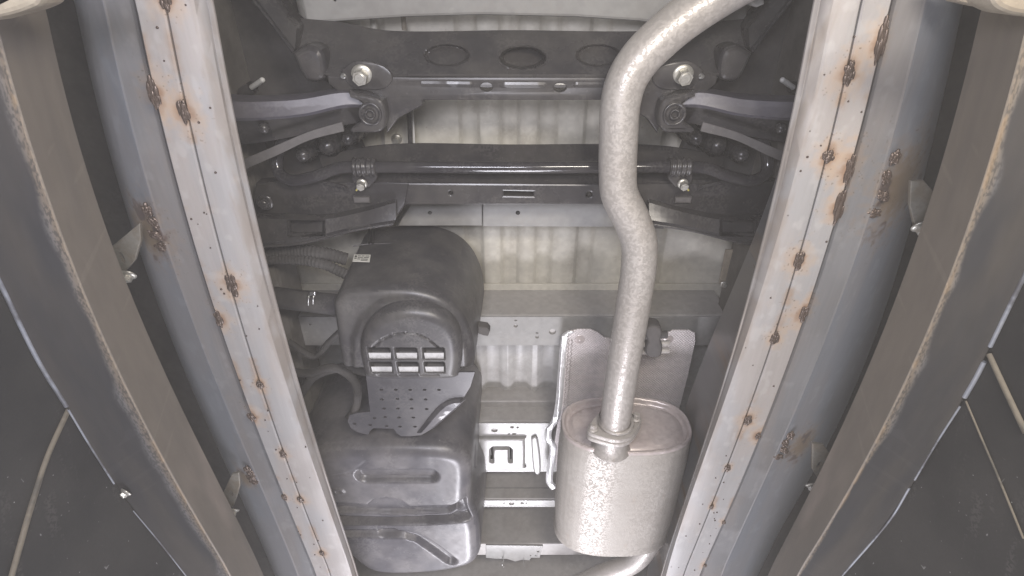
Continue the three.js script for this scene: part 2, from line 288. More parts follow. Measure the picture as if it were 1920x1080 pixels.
const WELDS = [ // px, py, half-width, half-length (metres), stain size
  [[307, -6, 7, 14, 26], [345, 210, 7, 15, 30], [435, 534, 8, 18, 28], [488, 722, 6, 9, 18], [530, 851, 6, 9, 16], [564, 937, 6, 9, 18], [604, 1037, 5, 7, 18], [289, 178, 7, 20, 30], [410, 598, 6, 15, 24], [472, 782, 7, 10, 26], [533, 932, 5, 8, 12]],
  [[1591, 137, 7, 14, 26], [1553, 294, 8, 9, 26], [1498, 488, 7, 14, 26], [1452, 636, 7, 13, 18], [1402, 788, 7, 11, 24], [1364, 878, 6, 9, 12], [1334, 950, 4, 5, 12], [1651, 82, 6, 26, 26], [1592, 318, 6, 20, 34], [1573, 390, 7, 26, 26], [1507, 588, 6, 14, 32], [1421, 818, 5, 8, 22], [1357, 979, 4, 5, 14], [1322, 1060, 4, 5, 18]],
];
const PATCH = [ // heat-marked places on the channel where the brackets are welded
  [[284, 430, 56], [460, 893, 34]], [[1690, 350, 78], [1506, 838, 54]],
];
const stains = []; WELDS.flat().forEach(([x, y, , , s]) => { const p = P(x, y, HR); stains.push([p.x, p.z, s / 1000 * 0.8, 0]); });
PATCH.flat().forEach(([x, y, s]) => { const p = P(x, y, 0.585); stains.push([p.x, p.z, s / 1000 * 0.72, 1]); });
const bL = feature(LINES[0].B, HR), bR = feature(LINES[1].B, HR), eL = feature(LINES[0].E, HC), eR = feature(LINES[1].E, HC), cdL = [0, 1].map((q) => [feature(LINES[q].C, HR), feature(LINES[q].D, HR)]);
const railTex = texture(1280, 1280, (u, v) => { // plan of the rails: x -0.65..0.65, z -1.15..0.1
  const x = mix(-0.65, 0.65, u), z = mix(-1.15, 0.1, v); if (Math.abs(x) < 0.2 || Math.abs(x) > 0.64) return [0.4, 0.4, 0.4];
  const n = fbm(x * 22, z * 5, 512, 4), g = fbm(x * 400, z * 24, 4096, 2), blue = sst(0.4, 0.7, fbm(x * 30 + 7, z * 9 + 3, 512, 3)), sp = vn(x * 420 + 50, z * 420, 0), blot = fbm(x * 60 + 13, z * 40, 4096, 4);
  let c = mix3([0.280, 0.262, 0.251], [0.268, 0.263, 0.263], blue).map((q) => q * (0.90 + 0.18 * n) * (0.95 + 0.1 * g));
  c = mix3(c, [0.30, 0.27, 0.25], 0.35 * sst(0.66, 0.8, blot));
  c = mix3(c, [0.42, 0.41, 0.40], 0.22 * sst(0.6, 0.8, fbm(x * 90 + 3, z * 60 + 8, 4096, 3)));
  if (sp > 0.993) c = mix3(c, [0.12, 0.1, 0.09], 0.8 * sst(0.993, 1, sp));
  const ib = Math.abs(x > 0 ? bR(z) : bL(z)) - Math.abs(x); // dirt rubbed on the inner side and its edge
  if (ib > -0.012) c = mix3(c, [0.20, 0.165, 0.135], 0.5 * sst(-0.008, 0.002, ib + 0.012 * (fbm(x * 120, z * 45, 4096, 4) - 0.5)) * sst(0.3, 0.65, fbm(x * 200 + 9, z * 30 + 4, 4096, 4)));
  if (Math.abs(x) > Math.abs(x > 0 ? eR(z) : eL(z))) c = [c[0] * 0.95, c[1] * 0.99, c[2] * 1.07];  // bluish highlight outside the ridge, painted into the channel colour
  const k2 = x > 0 ? 1 : 0, sd = Math.min(Math.abs(x - cdL[k2][0](z)), Math.abs(x - cdL[k2][1](z))); // rust that starts at the joints
  if (sd < 0.012) c = mix3(c, [0.24, 0.165, 0.11], 0.7 * sst(0.009, 0.0005, sd + 0.004 * (fbm(x * 250, z * 160, 8192, 3) - 0.5)) * sst(0.52, 0.72, fbm(x * 9 + 4, z * 26 + 11, 512, 4)));
  for (const [sx, sz, r, k] of stains) {
    const dx = x - sx, dz = z - sz; if (Math.abs(dx) > r * 3 || Math.abs(dz) > r * 3) continue;
    const w = 0.5 + fbm(x * 150, z * 150, 8192, 4) * 1.1, d = Math.hypot(dx * 1.15, dz * 0.85) / (r * w), e = vn(x * 500, z * 500);
    c = mix3(c, [0.38, 0.265, 0.17], 0.5 * sst(1.3, 0.3, d)); c = mix3(c, k ? [0.25, 0.175, 0.105] : [0.20, 0.125, 0.08], 0.85 * sst(k ? 0.85 : 0.62, 0.2, d));
    if (k) c = mix3(c, [0.13, 0.09, 0.08], 0.9 * sst(0.52, 0.62, fbm(x * 48, z * 44, 8192, 5)) * sst(1, 0.5, d));
    if (e > 0.93 && d < 1.6) c = mix3(c, [0.1, 0.07, 0.05], 0.7 * sst(1.6, 0.7, d));
  }
  return c;
});
const railUV = (x, h, z) => [(x + 0.65) / 1.3, (z + 1.15) / 1.25];
M.rail = std({ map: railTex, roughness: 0.62, roughnessMap: roughSoft, metalness: 0.22 });
M.rail.roughnessMap = null; M.rail.roughness = 0.55; M.rail.metalness = 0.08;
M.galv = std({ map: railTex, color: new THREE.Color(0.84, 0.86, 0.89), roughness: 0.34, metalness: 0.4 });
const blob = [0, 1, 2, 3].map((k) => { // crusty bead: a flat heap of small lumps
  const lumps = []; for (let q = 0; q < 22; q++) {
    const a = rnd() * 6.283, t = q === 0 ? 0 : Math.sqrt(rnd()) * 0.8, w = q === 0 ? 0.7 : 0.16 + rnd() * 0.24, g = mergeVertices(new THREE.IcosahedronGeometry(1, q ? 2 : 4).deleteAttribute('uv').deleteAttribute('normal')), p = g.attributes.position;
    for (let i = 0; i < p.count; i++) { const x = p.getX(i), y = p.getY(i), z = p.getZ(i), f = 0.7 + 0.7 * fbm(x * 3 + q * 7 + k * 31 + 40, z * 3 + y * 2.3 + 40, 4096, 3); p.setXYZ(i, x * f * w + Math.cos(a) * t, y * f * (q ? w * 1.5 : 0.6) - (q ? 0.35 * (1 - t) : 0), z * f * w + Math.sin(a) * t); }
    g.computeVertexNormals(); lumps.push(boxUV(g));
  }
  return join(lumps);
});
const smallBolt = hexBolt(0.006, 0.006, 0.009);
const rustMap = (flip) => texture(512, 2048, (u, v) => { // beam: u 0..1 over 0.22 m round the section, v along 1.9 m
  const d = u * 0.22, z = v * 1.9, n = fbm(d * 40, z * 5, 512, 5), g = fbm(d * 160, z * 40, 4096, 3), edge = 0.057 + (fbm(d * 8 + flip * 5, z * 14, 512, 4) - 0.5) * 0.012;
  let c = mix3([0.125, 0.108, 0.088], [0.096, 0.086, 0.075], n); // brown inner side
  c = mix3(c, [0.17, 0.145, 0.125], 0.7 * sst(0.55, 0.7, fbm(d * 14 + 6, z * 4, 512, 3)));
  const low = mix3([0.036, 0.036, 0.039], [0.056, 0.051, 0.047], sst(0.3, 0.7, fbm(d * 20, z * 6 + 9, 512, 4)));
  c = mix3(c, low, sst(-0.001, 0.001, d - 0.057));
  const band = 0.021 * (0.15 + 1.3 * sst(0.3, 0.75, fbm(z * 5 + flip * 11, 3.3, 512, 4))), e = d - 0.0565;
  const w = sst(band, band * 0.35, e) * sst(-0.003, 0.0005, e) * (0.35 + 0.65 * sst(0.38, 0.55, fbm(d * 700, z * 330, 8192, 4)));
  c = mix3(c, mix3([0.23, 0.185, 0.135], [0.19, 0.185, 0.185], sst(0.0, 0.014, e + 0.006 * (g - 0.5))), 0.65 * w);
  c = mix3(c, [0.24, 0.17, 0.10], 0.45 * sst(0.55, 0.68, fbm(z * 30, d * 60 + flip * 3, 8192, 3)) * sst(0.004, 0.001, Math.abs(e - 0.001)));
  const scr = vn(d * 60 + z * 90, z * 8 - d * 10); c = c.map((q) => q * (0.9 + 0.2 * g) * (scr > 0.9 ? 1.12 : 1));
  return c;
});
const SIDE = ['left', 'right'];
LINES.forEach((L, s) => {
  const sg = s ? 1 : -1, f = {}; for (const [k, h] of [['A', 0.563], ['B', HR], ['C', HR], ['D', HR], ['E', HC], ['G', 0.605], ['Hh', 0.506], ['I', 0.45], ['J', 0.45]]) f[k] = feature(L[k], h);
  const rail = thing('lift_rail', P(s ? 1500 : 420, 480, HT), s ? 'pale steel lift rail with long burnt weld line right of the exhaust pipe' : 'pale steel lift rail with rusty spot welds left of the black canister', 'lift rail', 'pale welded rails of the lift');
  const c = 0.0015, top = HT;
  const tube1 = sweep((z) => { const a = f.A(z), b = f.B(z), q = f.C(z) - sg * 0.0009; return [[a + sg * 0.02, top + 0.002], [a, 0.568], [a, 0.5655], [a + sg * 0.0012, 0.564], [mix(a, b, 0.26), 0.5612], [mix(a, b, 0.3), 0.5632], [mix(a, b, 0.38), 0.5630], [mix(a, b, 0.42), 0.5592], [b - sg * 0.0008, HR + 0.0012], [b + sg * c, HR], [q - sg * c, HR], [q, HR + c], [q, top]]; }, RZ0, RZ1, 90, railUV);
  const tube2 = sweep((z) => { const a = f.C(z) + sg * 0.0009, b = f.D(z); return [[a, top], [a, HR + c], [a + sg * c, HR], [b - sg * c, HR], [b, HR + c], [b, top]]; }, RZ0, RZ1, 90, railUV);
  part('square_tube', tube1, M.rail, rail); part('square_tube', tube2, M.rail, rail);
  const chan = sweep((z) => {
    const d = f.D(z) + sg * 0.0125, e = f.E(z), g = f.G(z), o = [[d - sg * 0.012, HC + 0.05], [d, HC + 0.022], [d, HC + 0.003], [d + sg * 0.0015, HC], [e - sg * 0.002, HC - 0.0005], [e, HC - 0.001], [e + sg * 0.0025, HC]];
    const p0 = 20 * Math.PI / 180, p1 = 60 * Math.PI / 180, cx = (Math.sin(p1) - Math.sin(p0)) / (p1 - p0), sx = (Math.cos(p0) - Math.cos(p1)) / (p1 - p0), ra = Math.abs(g) / 0.605, L = (ra * HC - Math.abs(e)) / (cx - ra * sx);
    for (let k = 1; k <= 14; k++) { const a = mix(p0, p1, k / 14); o.push([e + sg * L * (Math.sin(a) - Math.sin(p0)) / (p1 - p0), HC + L * (Math.cos(p0) - Math.cos(a)) / (p1 - p0)]); }
    const [ex, eh] = o[o.length - 1]; o.push([ex + sg * 0.008, eh + 0.02], [ex + sg * 0.01, eh + 0.05], [d, eh + 0.05]);
    return o;
  }, RZ0, RZ1, 90, railUV, 0.45);
  part('channel', chan, M.galv, rail);
  WELDS[s].forEach(([x, y, w, l], i) => { const p = P(x, y, HR); const ang = Math.atan2(f.C(p.z) - f.C(p.z + 0.05), -0.05); placed('weld_bead', blob[i % 4], M.weld, rail, p, [0, ang, 0], [w / 1000 * 0.82, 0.0034, l / 1000 * 0.86]); });
  // spatter beads near the weld lines
  const spat = []; for (let i = 0; i < 34; i++) { const z = -0.03 - rnd() * 0.92, t = rnd(); spat.push(boxUV(new THREE.IcosahedronGeometry(0.0006 + rnd() * 0.0008, 1)).translate(mix(f.B(z), f.D(z), t), CY + HR - 0.0002, z)); }
  const sp = part('weld_spatter', join(spat), M.weld, rail); sp.userData.kind = 'stuff';
  // brackets welded to the channel
  const BR = s ? [[[1708, 340], [1732, 338], [1785, 400], [1750, 448], [1716, 426], [1706, 385]], [[1524, 832], [1545, 834], [1568, 870], [1536, 902], [1523, 880]]]
    : [[[262, 418], [200, 470], [212, 520], [238, 506], [253, 488], [264, 450]], [[448, 886], [434, 890], [412, 938], [436, 952], [443, 935], [450, 910]]];
  BR.forEach((b, k) => {
    const mid = s ? [[1752, 393 + 10], [1536, 873]][k] : [[229, 483], [434, 925]][k];
    const hh = 0.56;
    part('clip_bracket', slab(b, hh, 0.005, { bevel: 0.001, holes: [[mid[0], mid[1], 0.0035, 0.0085]] }), M.bracket, rail);
    const bp = s ? [[1724, 424], [1521, 908]][k] : [[241, 514], [438, 955]][k];
    placed('clip_bolt', smallBolt, M.zinc, rail, P(...bp, hh), [0.5, 0.3, 0]);
    PATCH[s].slice(k, k + 1).forEach(([x, y, r]) => { for (let i = 0; i < 4; i++) { const t = (i - 1.5) * 0.011 * r / 40; const p = P(x, y, HC); placed('weld_bead', blob[i % 3], M.weld, rail, new THREE.Vector3(f.E(p.z + t) + sg * (0.006 + 0.004 * (i % 2)), CY + HC + 0.001, p.z + t), [0, 0.5 * i, 0], [0.009, 0.0035, 0.006]); } });
  });
  // ------------------------------------------------ dark beam outside the rail
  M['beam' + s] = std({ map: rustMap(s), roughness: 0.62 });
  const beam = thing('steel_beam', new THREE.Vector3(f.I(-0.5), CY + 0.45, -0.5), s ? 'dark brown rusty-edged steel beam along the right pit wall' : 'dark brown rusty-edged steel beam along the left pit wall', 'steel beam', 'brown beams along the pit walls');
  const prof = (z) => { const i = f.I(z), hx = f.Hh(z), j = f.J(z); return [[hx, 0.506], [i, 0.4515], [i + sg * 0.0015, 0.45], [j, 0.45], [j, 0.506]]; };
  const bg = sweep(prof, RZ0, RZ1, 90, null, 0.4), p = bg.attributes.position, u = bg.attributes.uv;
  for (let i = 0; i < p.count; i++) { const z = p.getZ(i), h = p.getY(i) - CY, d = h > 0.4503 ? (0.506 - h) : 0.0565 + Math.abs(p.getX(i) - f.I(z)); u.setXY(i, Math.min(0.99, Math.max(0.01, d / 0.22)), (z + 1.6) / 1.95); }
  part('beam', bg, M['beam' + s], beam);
  // ------------------------------------------------ pit wall below the beam
  const wall = thing('pit_wall', new THREE.Vector3(f.J(-0.6), 0, -0.6), s ? 'dark scuffed wall panel of the pit on the right, with a thick beige stripe' : 'dark scuffed wall panel of the pit on the left, with a thin yellowish stripe', 'wall', 'dark pit walls');
  const wx = (z, h) => f.J(z) + sg * (0.012 + 0.0 * h);
  part('wall_panel', sweep((z) => { const j = f.J(z) + sg * 0.004; return [[j, 0.452], [j + sg * 0.004, -CY], [j + sg * 0.06, -CY], [j + sg * 0.06, 0.452]]; }, RZ0, RZ1, 60, (x, h, z) => [h, z]), M.wall, wall);
  const onWall = (px, py) => { const r = ray(px, py); let t = 0.4; for (let k = 0; k < 30; k++) t = (f.J(r[2] * t) + sg * 0.004) / r[0]; return new THREE.Vector3(r[0] * t - sg * 0.0005, CY + r[1] * t, r[2] * t); };
  const strips = s ? [[[1990, 380], [1918, 522], [1856, 650], 0.0034], [[1845, 678], [1830, 707], [1808, 745], 0.004], [[1800, 762], [1760, 824], [1715, 900], 0.0018], [[1705, 915], [1670, 973], [1577, 1082], 0.0022]]
    : [[[-60, 410], [0, 530], [75, 682], [125, 762], 0.0036], [[128, 768], [170, 838], [214, 907], 0.0018], [[250, 958], [300, 1018], [352, 1084], 0.001]];
  for (const st of strips) { const r = st.pop(); part('bare_edge', tube(st.map(([a, b]) => P(a, b, 0.4495)), r * 0.65, 40, 8, true), M.edge, wall); }
  const stripes = s ? [[[1856, 664], [1890, 738], [1925, 812], 0.003], [[1812, 752], [1845, 830], [1875, 900], [1920, 1010], 0.0011]] : [[[127, 768], [90, 850], [60, 940], [20, 1082], 0.003]];
  for (const st of stripes) { const r = st.pop(); part('wall_stripe', tube(st.map((q) => onWall(...q)), r, 40, 8, true), M.ochre, wall, s ? 'beige stripe' : 'yellowish stripe'); }
  if (!s) placed('wall_bolt', hexBolt(0.0045, 0.004, 0.007), M.zinc, wall, P(238, 921, 0.448), [0.3, 0, -0.4]);
  // ------------------------------------------------ deck plate above
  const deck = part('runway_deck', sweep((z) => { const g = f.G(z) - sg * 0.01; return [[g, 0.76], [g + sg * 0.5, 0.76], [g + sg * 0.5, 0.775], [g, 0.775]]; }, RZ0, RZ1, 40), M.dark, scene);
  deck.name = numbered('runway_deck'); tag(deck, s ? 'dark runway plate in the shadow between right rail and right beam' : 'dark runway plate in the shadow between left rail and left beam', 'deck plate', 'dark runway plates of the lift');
});
// cream pads at the upper corners
{
  const a = part('lift_pad', slab([[-60, -40], [62, -40], [70, 2], [48, 18], [0, 32], [-60, 38]], 0.40, 0.03, { bevel: 0.006, seg: 4, smooth: 4 }), M.cream, scene); a.name = numbered('lift_pad');
  tag(a, 'worn cream lift pad at the upper end of the left beam', 'lift pad', 'cream lift pads');
  const b = part('lift_pad', slab([[1862, -40], [1990, -40], [1985, 30], [1920, 30], [1885, 22], [1864, 4]], 0.40, 0.03, { bevel: 0.006, seg: 4, smooth: 4 }), M.cream, scene); b.name = numbered('lift_pad');
  tag(b, 'worn cream lift pad at the upper end of the right beam', 'lift pad', 'cream lift pads');
  const d = part('cross_bar', slab([[1786, -30], [1850, -30], [1846, 14], [1800, 4]], 0.52, 0.02, { bevel: 0.003 }), M.cream, scene); d.name = 'cross_bar';
  tag(d, 'short beige cross bar in the upper right corner beside the cream pad', 'cross bar');
}

// ================================================================ car body
const body = thing('car_body', new THREE.Vector3(0, CY + 0.9, -0.6), 'beige and grey ribbed car floor with crossmembers, seen from below', 'car body');
const ribbed = (ribs, x0, x1, z0, z1, h, dep, w, sl) => { // sheet with channels along z
  const xs = [x0]; for (const r of ribs) xs.push(r - w - sl, r - w - sl * 0.75, r - w - sl * 0.25, r - w, r, r + w, r + w + sl * 0.25, r + w + sl * 0.75, r + w + sl); xs.push(x1);
  const e = (x) => { for (const r of ribs) { const d = Math.abs(x - r); if (d < w + sl) return dep * sst(w + sl, w, d); } return 0; };
  const rows = []; for (let j = 0; j <= 40; j++) { const z = mix(z0, z1, j / 40); rows.push(xs.map((x) => new THREE.Vector3(x, CY + h + e(x) + 0.0012 * (vn(x * 14 + 40, z * 14 + 50) - 0.5), z))); }
  return grid(rows, 0.002, 0.9);
};
part('floor_panel', ribbed([-0.235, -0.079, -0.0045, 0.066, 0.152, 0.30], -0.6, 0.62, 0.2, -0.64, 1.0, 0.013, 0.011, 0.011), M.beige, body, 'beige ribbed floor panel');
part('floor_panel', ribbed([-0.145, -0.08, -0.0115, 0.054, 0.12, 0.19, 0.26], -0.6, 0.62, -0.641, -0.897, 1.0, -0.013, 0.004, 0.018), M.panel, body, 'grey ribbed floor panel');
part('floor_ledge', box(-0.6, 0.62, 0.993, 0.999, -0.592, -0.6075, 0.001), M.beige, body);
const zr = (py, h) => P(960, py, h).z;
part('crossmember', slab([[546, -80], [574, 44], [640, 40], [760, 32], [900, 28], [1080, 32], [1200, 40], [1300, 56], [1396, 50], [1426, -80]], 0.88, 0.1, { bevel: 0.004, holes: [[628, 0, 0.006], [980, 0, 0.004]] }), M.primer, body);
part('crossmember', slab([[775, 374], [745, 424], [904, 424], [904, 374]], 0.902, 0.09, { bevel: 0.0025, holes: [[806, 399, 0.0062]] }), M.primer, body);
part('crossmember', slab([[905, 374], [905, 425], [1150, 426], [1245, 430], [1250, 374]], 0.899, 0.09, { bevel: 0.0025, holes: [[971, 399, 0.0066], [1145, 403, 0.0066], [1069, 414, 0.0022], [1081, 409.5, 0.003, 0.0015], [1106, 408.5, 0.0024]] }), M.primer, body);
{ // deep crossmember with a holed flange
  const z0 = -0.607, z1 = zr(648, 0.892);
  part('crossmember', box(-0.44, 0.44, 0.896, 1.0, z0, z1 + 0.004, 0.003), M.facegrey, body);
  const q = (px, py, r, ry) => { const p = plan(px, py, 0.892); return [p.x, p.y, r, ry]; };
  part('holed_flange', slabXZ([[-0.44, z0 - 0.001], [0.44, z0 - 0.001], [0.44, z1], [-0.44, z1]].map(([x, z]) => new THREE.Vector2(x, -z)), 0.892, 0.0038, { bevel: 0.0012, holes: [q(1036, 622, 0.0066), q(967, 611, 0.0036), q(1007, 632, 0.0032), q(967, 601, 0.0024, 0.0014), q(1007, 624.5, 0.0024, 0.0014), q(581, 608, 0.002)] }), M.primer, body);
}
part('floor_step', box(-0.45, 0.45, 0.95, 1.05, -0.891, -0.912, 0.003), M.facegrey, body);
{
  const z0 = -0.909, z1 = zr(885, 0.898), X = (px, py) => plan(px, py, 0.898).x;
  part('rear_crossmember', box(-0.45, 0.45, 0.902, 1.0, z0, z1 + 0.003, 0.003), M.facegrey, body);
  const q = (px, py, r, ry) => { const p = plan(px, py, 0.898); return [p.x, p.y, r, ry]; };
  part('holed_flange', slabXZ([[-0.45, z0 - 0.002], [0.14, z0 - 0.002], [0.14, z1], [-0.45, z1]].map(([x, z]) => new THREE.Vector2(x, -z)), 0.898, 0.0038, { bevel: 0.0012, holes: [q(927, 807, 0.0068, 0.0052), q(960, 801, 0.004, 0.003), q(970.5, 801.5, 0.002), q(954.5, 814, 0.002), q(964, 814, 0.004, 0.003)] }), M.white, body);
  part('embossed_plate', relief({ outline: [[880, 824], [978, 824], [984, 829], [984, 874], [978, 880], [880, 880]], h: 0.888, side: 0.010, R: 0.006, res: 0.0015, feats: [{ pts: [[922, 866], [922, 844], [926, 840.5], [953, 840.5], [957, 844], [957, 866]], w: 0.0042, depth: 0.011, soft: 0.0014 }] }), M.white, body, 'white plate with a U-shaped pressing');
  part('edge_pressing', relief({ outline: [[996, 823], [1008, 824], [1014, 884], [1001, 884]], h: 0.892, side: 0.006, R: 0.003, res: 0.0015 }), M.white, body);
}
part('rear_crossmember', box(-0.45, 0.45, 0.8735, 1.02, -1.15, zr(951, 0.87) + 0.003, 0.003), M.facegrey, body);
{
  const q = (px, py, r, ry) => { const p = plan(px, py, 0.87); return [p.x, p.y, r, ry]; };
  part('holed_flange', slabXZ([[-0.45, -1.152], [0.12, -1.152], [0.12, zr(951, 0.87)], [-0.45, zr(951, 0.87)]].map(([x, z]) => new THREE.Vector2(x, -z)), 0.87, 0.0033, { bevel: 0.001, holes: [q(959, 944.5, 0.0062, 0.005), q(979, 943.5, 0.004, 0.003), q(945, 943.5, 0.0015), q(987, 943.5, 0.0015)] }), M.white, body);
}
part('seam_bead', box(-0.1, 0.1, 0.9045, 0.908, -1.148, -1.1498, 0.0005), M.primer, body);
part('rear_crossmember', box(-0.45, 0.45, 0.8165, 1.02, -1.25, zr(1045, 0.813) + 0.003, 0.003), M.facegrey, body);
part('white_bracket', slab([[911, 1022.5], [1018, 1024], [1012, 1046], [996, 1046], [993, 1051], [978, 1050], [966, 1053], [950, 1048], [930, 1048], [911, 1046]], 0.812, 0.004, { bevel: 0.001, holes: [[1009, 1034.5, 0.003], [995, 1042.5, 0.0018], [1005, 1042.5, 0.0018]] }), M.white, body, 'white bracket with two wire clips');
part('wire_clip', tube([[942, 1044, 0.815], [944, 1052, 0.80], [941, 1058, 0.79], [945, 1062, 0.79]], 0.0012, 20, 8), M.steel, body);
part('wire_clip', tube([[981, 1046, 0.815], [982, 1056, 0.80], [983, 1063, 0.79]], 0.0009, 20, 8), M.steel, body);
part('rear_panel', box(-0.5, 0.5, 0.70, 1.02, -1.41, -1.46, 0.004), M.facegrey, body);
for (const s of [-1, 1]) part('side_sill', box(s < 0 ? -0.75 : 0.432, s < 0 ? -0.432 : 0.75, 0.85, 0.95, 0.3, -1.5, 0.012), M.sill, body);
part('wheel_house', slab([[380, -80], [530, -80], [556, 40], [560, 100], [640, 180], [700, 330], [520, 480], [400, 480]], 0.93, 0.02, {}), M.dark, body);
part('wheel_house', slab([[1590, -80], [1470, -80], [1405, 40], [1400, 100], [1319, 180], [1259, 330], [1400, 470], [1560, 480]], 0.93, 0.02, {}), M.dark, body);
part('tie_strip', slab([[1361, 468], [1376, 468], [1370, 530], [1351, 538], [1349, 528]], 0.93, 0.004, { bevel: 0.001 }), M.cream, body, 'narrow cream strip beside the right sill');
placed('body_bolt', smallBolt, M.zinc, body, P(1356, 533, 0.928), [0, 0, 0], 0.8);
placed('body_bolt', smallBolt, M.zinc, body, P(744, 260, 0.985), [0.2, 0, 0], 1.1);
part('mount_plate', slab([[730, 205], [764, 205], [766, 285], [722, 285], [720, 240]], 0.985, 0.004, { bevel: 0.001 }), M.beige, body);
part('stud', tube([[700, 30, 0.97], [702, 54, 0.97]], 0.006, 8, 12), M.beige, body); part('stud', tube([[756, 28, 0.97], [758, 56, 0.97]], 0.004, 8, 12), M.cream, body);
part('exhaust_mount', slab([[1406, -20], [1432, -20], [1434, 8], [1420, 14], [1408, 10]], 0.82, 0.02, { bevel: 0.003 }), M.primer, body);

// ================================================================ rear subframe
const frame = thing('rear_subframe', P(960, 230, 0.82), 'black pressed steel rear subframe spanning between both rails, with dished front beam', 'subframe');
const ell = (x, y, cx, cy, rx, ry) => Math.hypot((x - cx) / rx, (y - cy) / ry);
part('front_beam', sheet([
  [[556, 34, 0.878], [640, 42, 0.875], [720, 57, 0.872], [960, 57, 0.872], [1239, 57, 0.872], [1319, 44, 0.875], [1403, 34, 0.878]],
  [[556, 50, 0.866], [640, 58, 0.863], [720, 68, 0.862], [960, 68, 0.862], [1239, 68, 0.862], [1319, 60, 0.863], [1403, 50, 0.866]],
  [[556, 110, 0.81], [612, 136, 0.803], [785, 138, 0.802], [960, 139, 0.802], [1174, 139, 0.802], [1347, 136, 0.803], [1403, 110, 0.81]],
  [[556, 114, 0.807], [612, 141, 0.80], [785, 143, 0.80], [960, 144, 0.80], [1174, 144, 0.80], [1347, 141, 0.80], [1403, 114, 0.807]],
], 260, 40, 0.004, (x, y) => 0.011 * sst(1, 0.82, ell(x, y, 838, 104, 44, 21)) + 0.035 * sst(1, 0.84, ell(x, y, 980, 108, 43, 20)) + 0.011 * sst(1, 0.82, ell(x, y, 1122, 104, 44, 21)) - 0.0025 * sst(0.35, 0.05, Math.abs(ell(x, y, 980, 108, 46, 22) - 1) * 4) + 0.002 * sst(1, 0.5, ell(x, y, 708, 86, 22, 12)), 0.35), M.black, frame);
const fl = [[612, 141], [786, 144]], flR = MIR(fl);
const lower = [[792, 188], [792, 198], [747, 222], [726, 250], [717, 214], [700, 186], [640, 176], [616, 158]];
part('lower_flange', slab([...fl, ...flR, ...MIR(lower), ...lower], 0.8, 0.03, { bevel: 0.003, seg: 3, holes: [[912, 163, 0.0085, 0.0055], [1050, 164, 0.0085, 0.0055]] }), M.black, frame);
part('stiffening_bead', sheet([[[790, 152, 0.7995], [980, 154, 0.7995], [1168, 153, 0.7995]], [[790, 157, 0.797], [980, 159, 0.797], [1168, 158, 0.797]], [[790, 163, 0.7995], [980, 165, 0.7995], [1168, 164, 0.7995]]], 60, 4, 0.003, (x, y) => 0.004 * sst(1.6, 1.2, Math.min(ell(x, y, 912, 160, 18, 12), ell(x, y, 1050, 161, 18, 12))), 1.2), M.blackGloss, frame);
for (const m of [(p) => p, mir]) {
  part('horn', sheet([m([[505, -40, 0.862], [540, 20, 0.862], [566, 46, 0.862]]), m([[495, -40, 0.85], [530, 25, 0.845], [556, 54, 0.835]]), m([[452, -40, 0.838], [510, 35, 0.826], [553, 92, 0.812]]), m([[440, -40, 0.842], [505, 40, 0.83], [548, 98, 0.816]])], 30, 5, 0.03, null, 0.5), M.blackGloss, frame);
  part('horn_edge', tube(m([[442, -40, 0.842], [506, 38, 0.829], [549, 97, 0.815]]), 0.0026, 40, 10), M.blackGloss, frame);
  part('damper_mount', slab(m([[545, 100], [572, 84], [600, 94], [610, 128], [604, 152], [572, 152]]), 0.797, 0.05, { bevel: 0.012, seg: 4, smooth: 4 }), M.black, frame);
  placed('flange_bolt', hexBolt(0.0105, 0.014, 0.0150), M.zinc, frame, P(...m([[679, 141]])[0], 0.7985), [0.12, 0.3, 0]);
  placed('mounting_stud', hexBolt(0.003, 0.005, 0.004), M.steel, frame, P(...m([[645, 142]])[0], 0.7985));
  const pad = m([[640, 132], [668, 114], [720, 124], [736, 148], [715, 168], [660, 164]]);
  part('bolt_pad', slab(pad, 0.7965, 0.006, { bevel: 0.0025, seg: 3, smooth: 4 }), M.black, frame);
  part('bushing_bracket', slab(m([[650, 172], [690, 178], [716, 190], [724, 222], [716, 246], [690, 250], [655, 246], [678, 226], [684, 204], [672, 190]]), 0.775, 0.05, { bevel: 0.006, seg: 4, smooth: 5 }), M.black, frame);
  part('bushing', boxUV(new THREE.LatheGeometry([[0.0, 0.006], [0.0045, 0.006], [0.0045, -0.003], [0.0075, -0.003], [0.008, 0.003], [0.0105, 0.004], [0.0125, -0.0015], [0.0155, -0.002], [0.0165, 0.0], [0.0165, 0.03]].map((q) => new THREE.Vector2(...q)), 32).toNonIndexed()).translate(...P(...m([[694, 214]])[0], 0.773).toArray()), M.black, frame);
  for (const [x, y, r, hh] of [[566, 292, 0.016, 0.845], [612, 276, 0.02, 0.86], [652, 262, 0.014, 0.84]]) {
    const p = P(...m([[x, y]])[0], hh), g = new THREE.LatheGeometry([[0, -r * 0.35], [r * 0.3, -r * 0.3], [r * 0.55, -r * 0.12], [r * 0.72, 0.002], [r * 0.74, 0.01], [r, 0.014], [r, 0.05], [r * 1.2, 0.055], [r * 1.2, 0.07]].map((q) => new THREE.Vector2(...q)), 28);
    part('bump_stop', boxUV(g.toNonIndexed()).translate(p.x, p.y, p.z), M.black, frame);
  }
  part('end_plate', slab(m([[478, 345], [555, 336], [650, 338], [786, 342], [760, 385], [735, 421], [660, 432], [560, 456], [488, 464], [468, 400]]), 0.822, 0.03, { bevel: 0.005, seg: 3 }), M.blackGloss, frame);
  part('gusset', sheet([m([[606, 340, 0.808], [640, 347, 0.808], [650, 352, 0.808]]), m([[606, 346, 0.814], [640, 353, 0.814], [650, 358, 0.814]])], 14, 2, 0.004, null, 0.5), M.blackGloss, frame);
  part('hook_tab', slab(m([[661, 370], [692, 370], [694, 382], [663, 382]]), 0.814, 0.01, { bevel: 0.003, seg: 3 }), M.strap, frame);
}
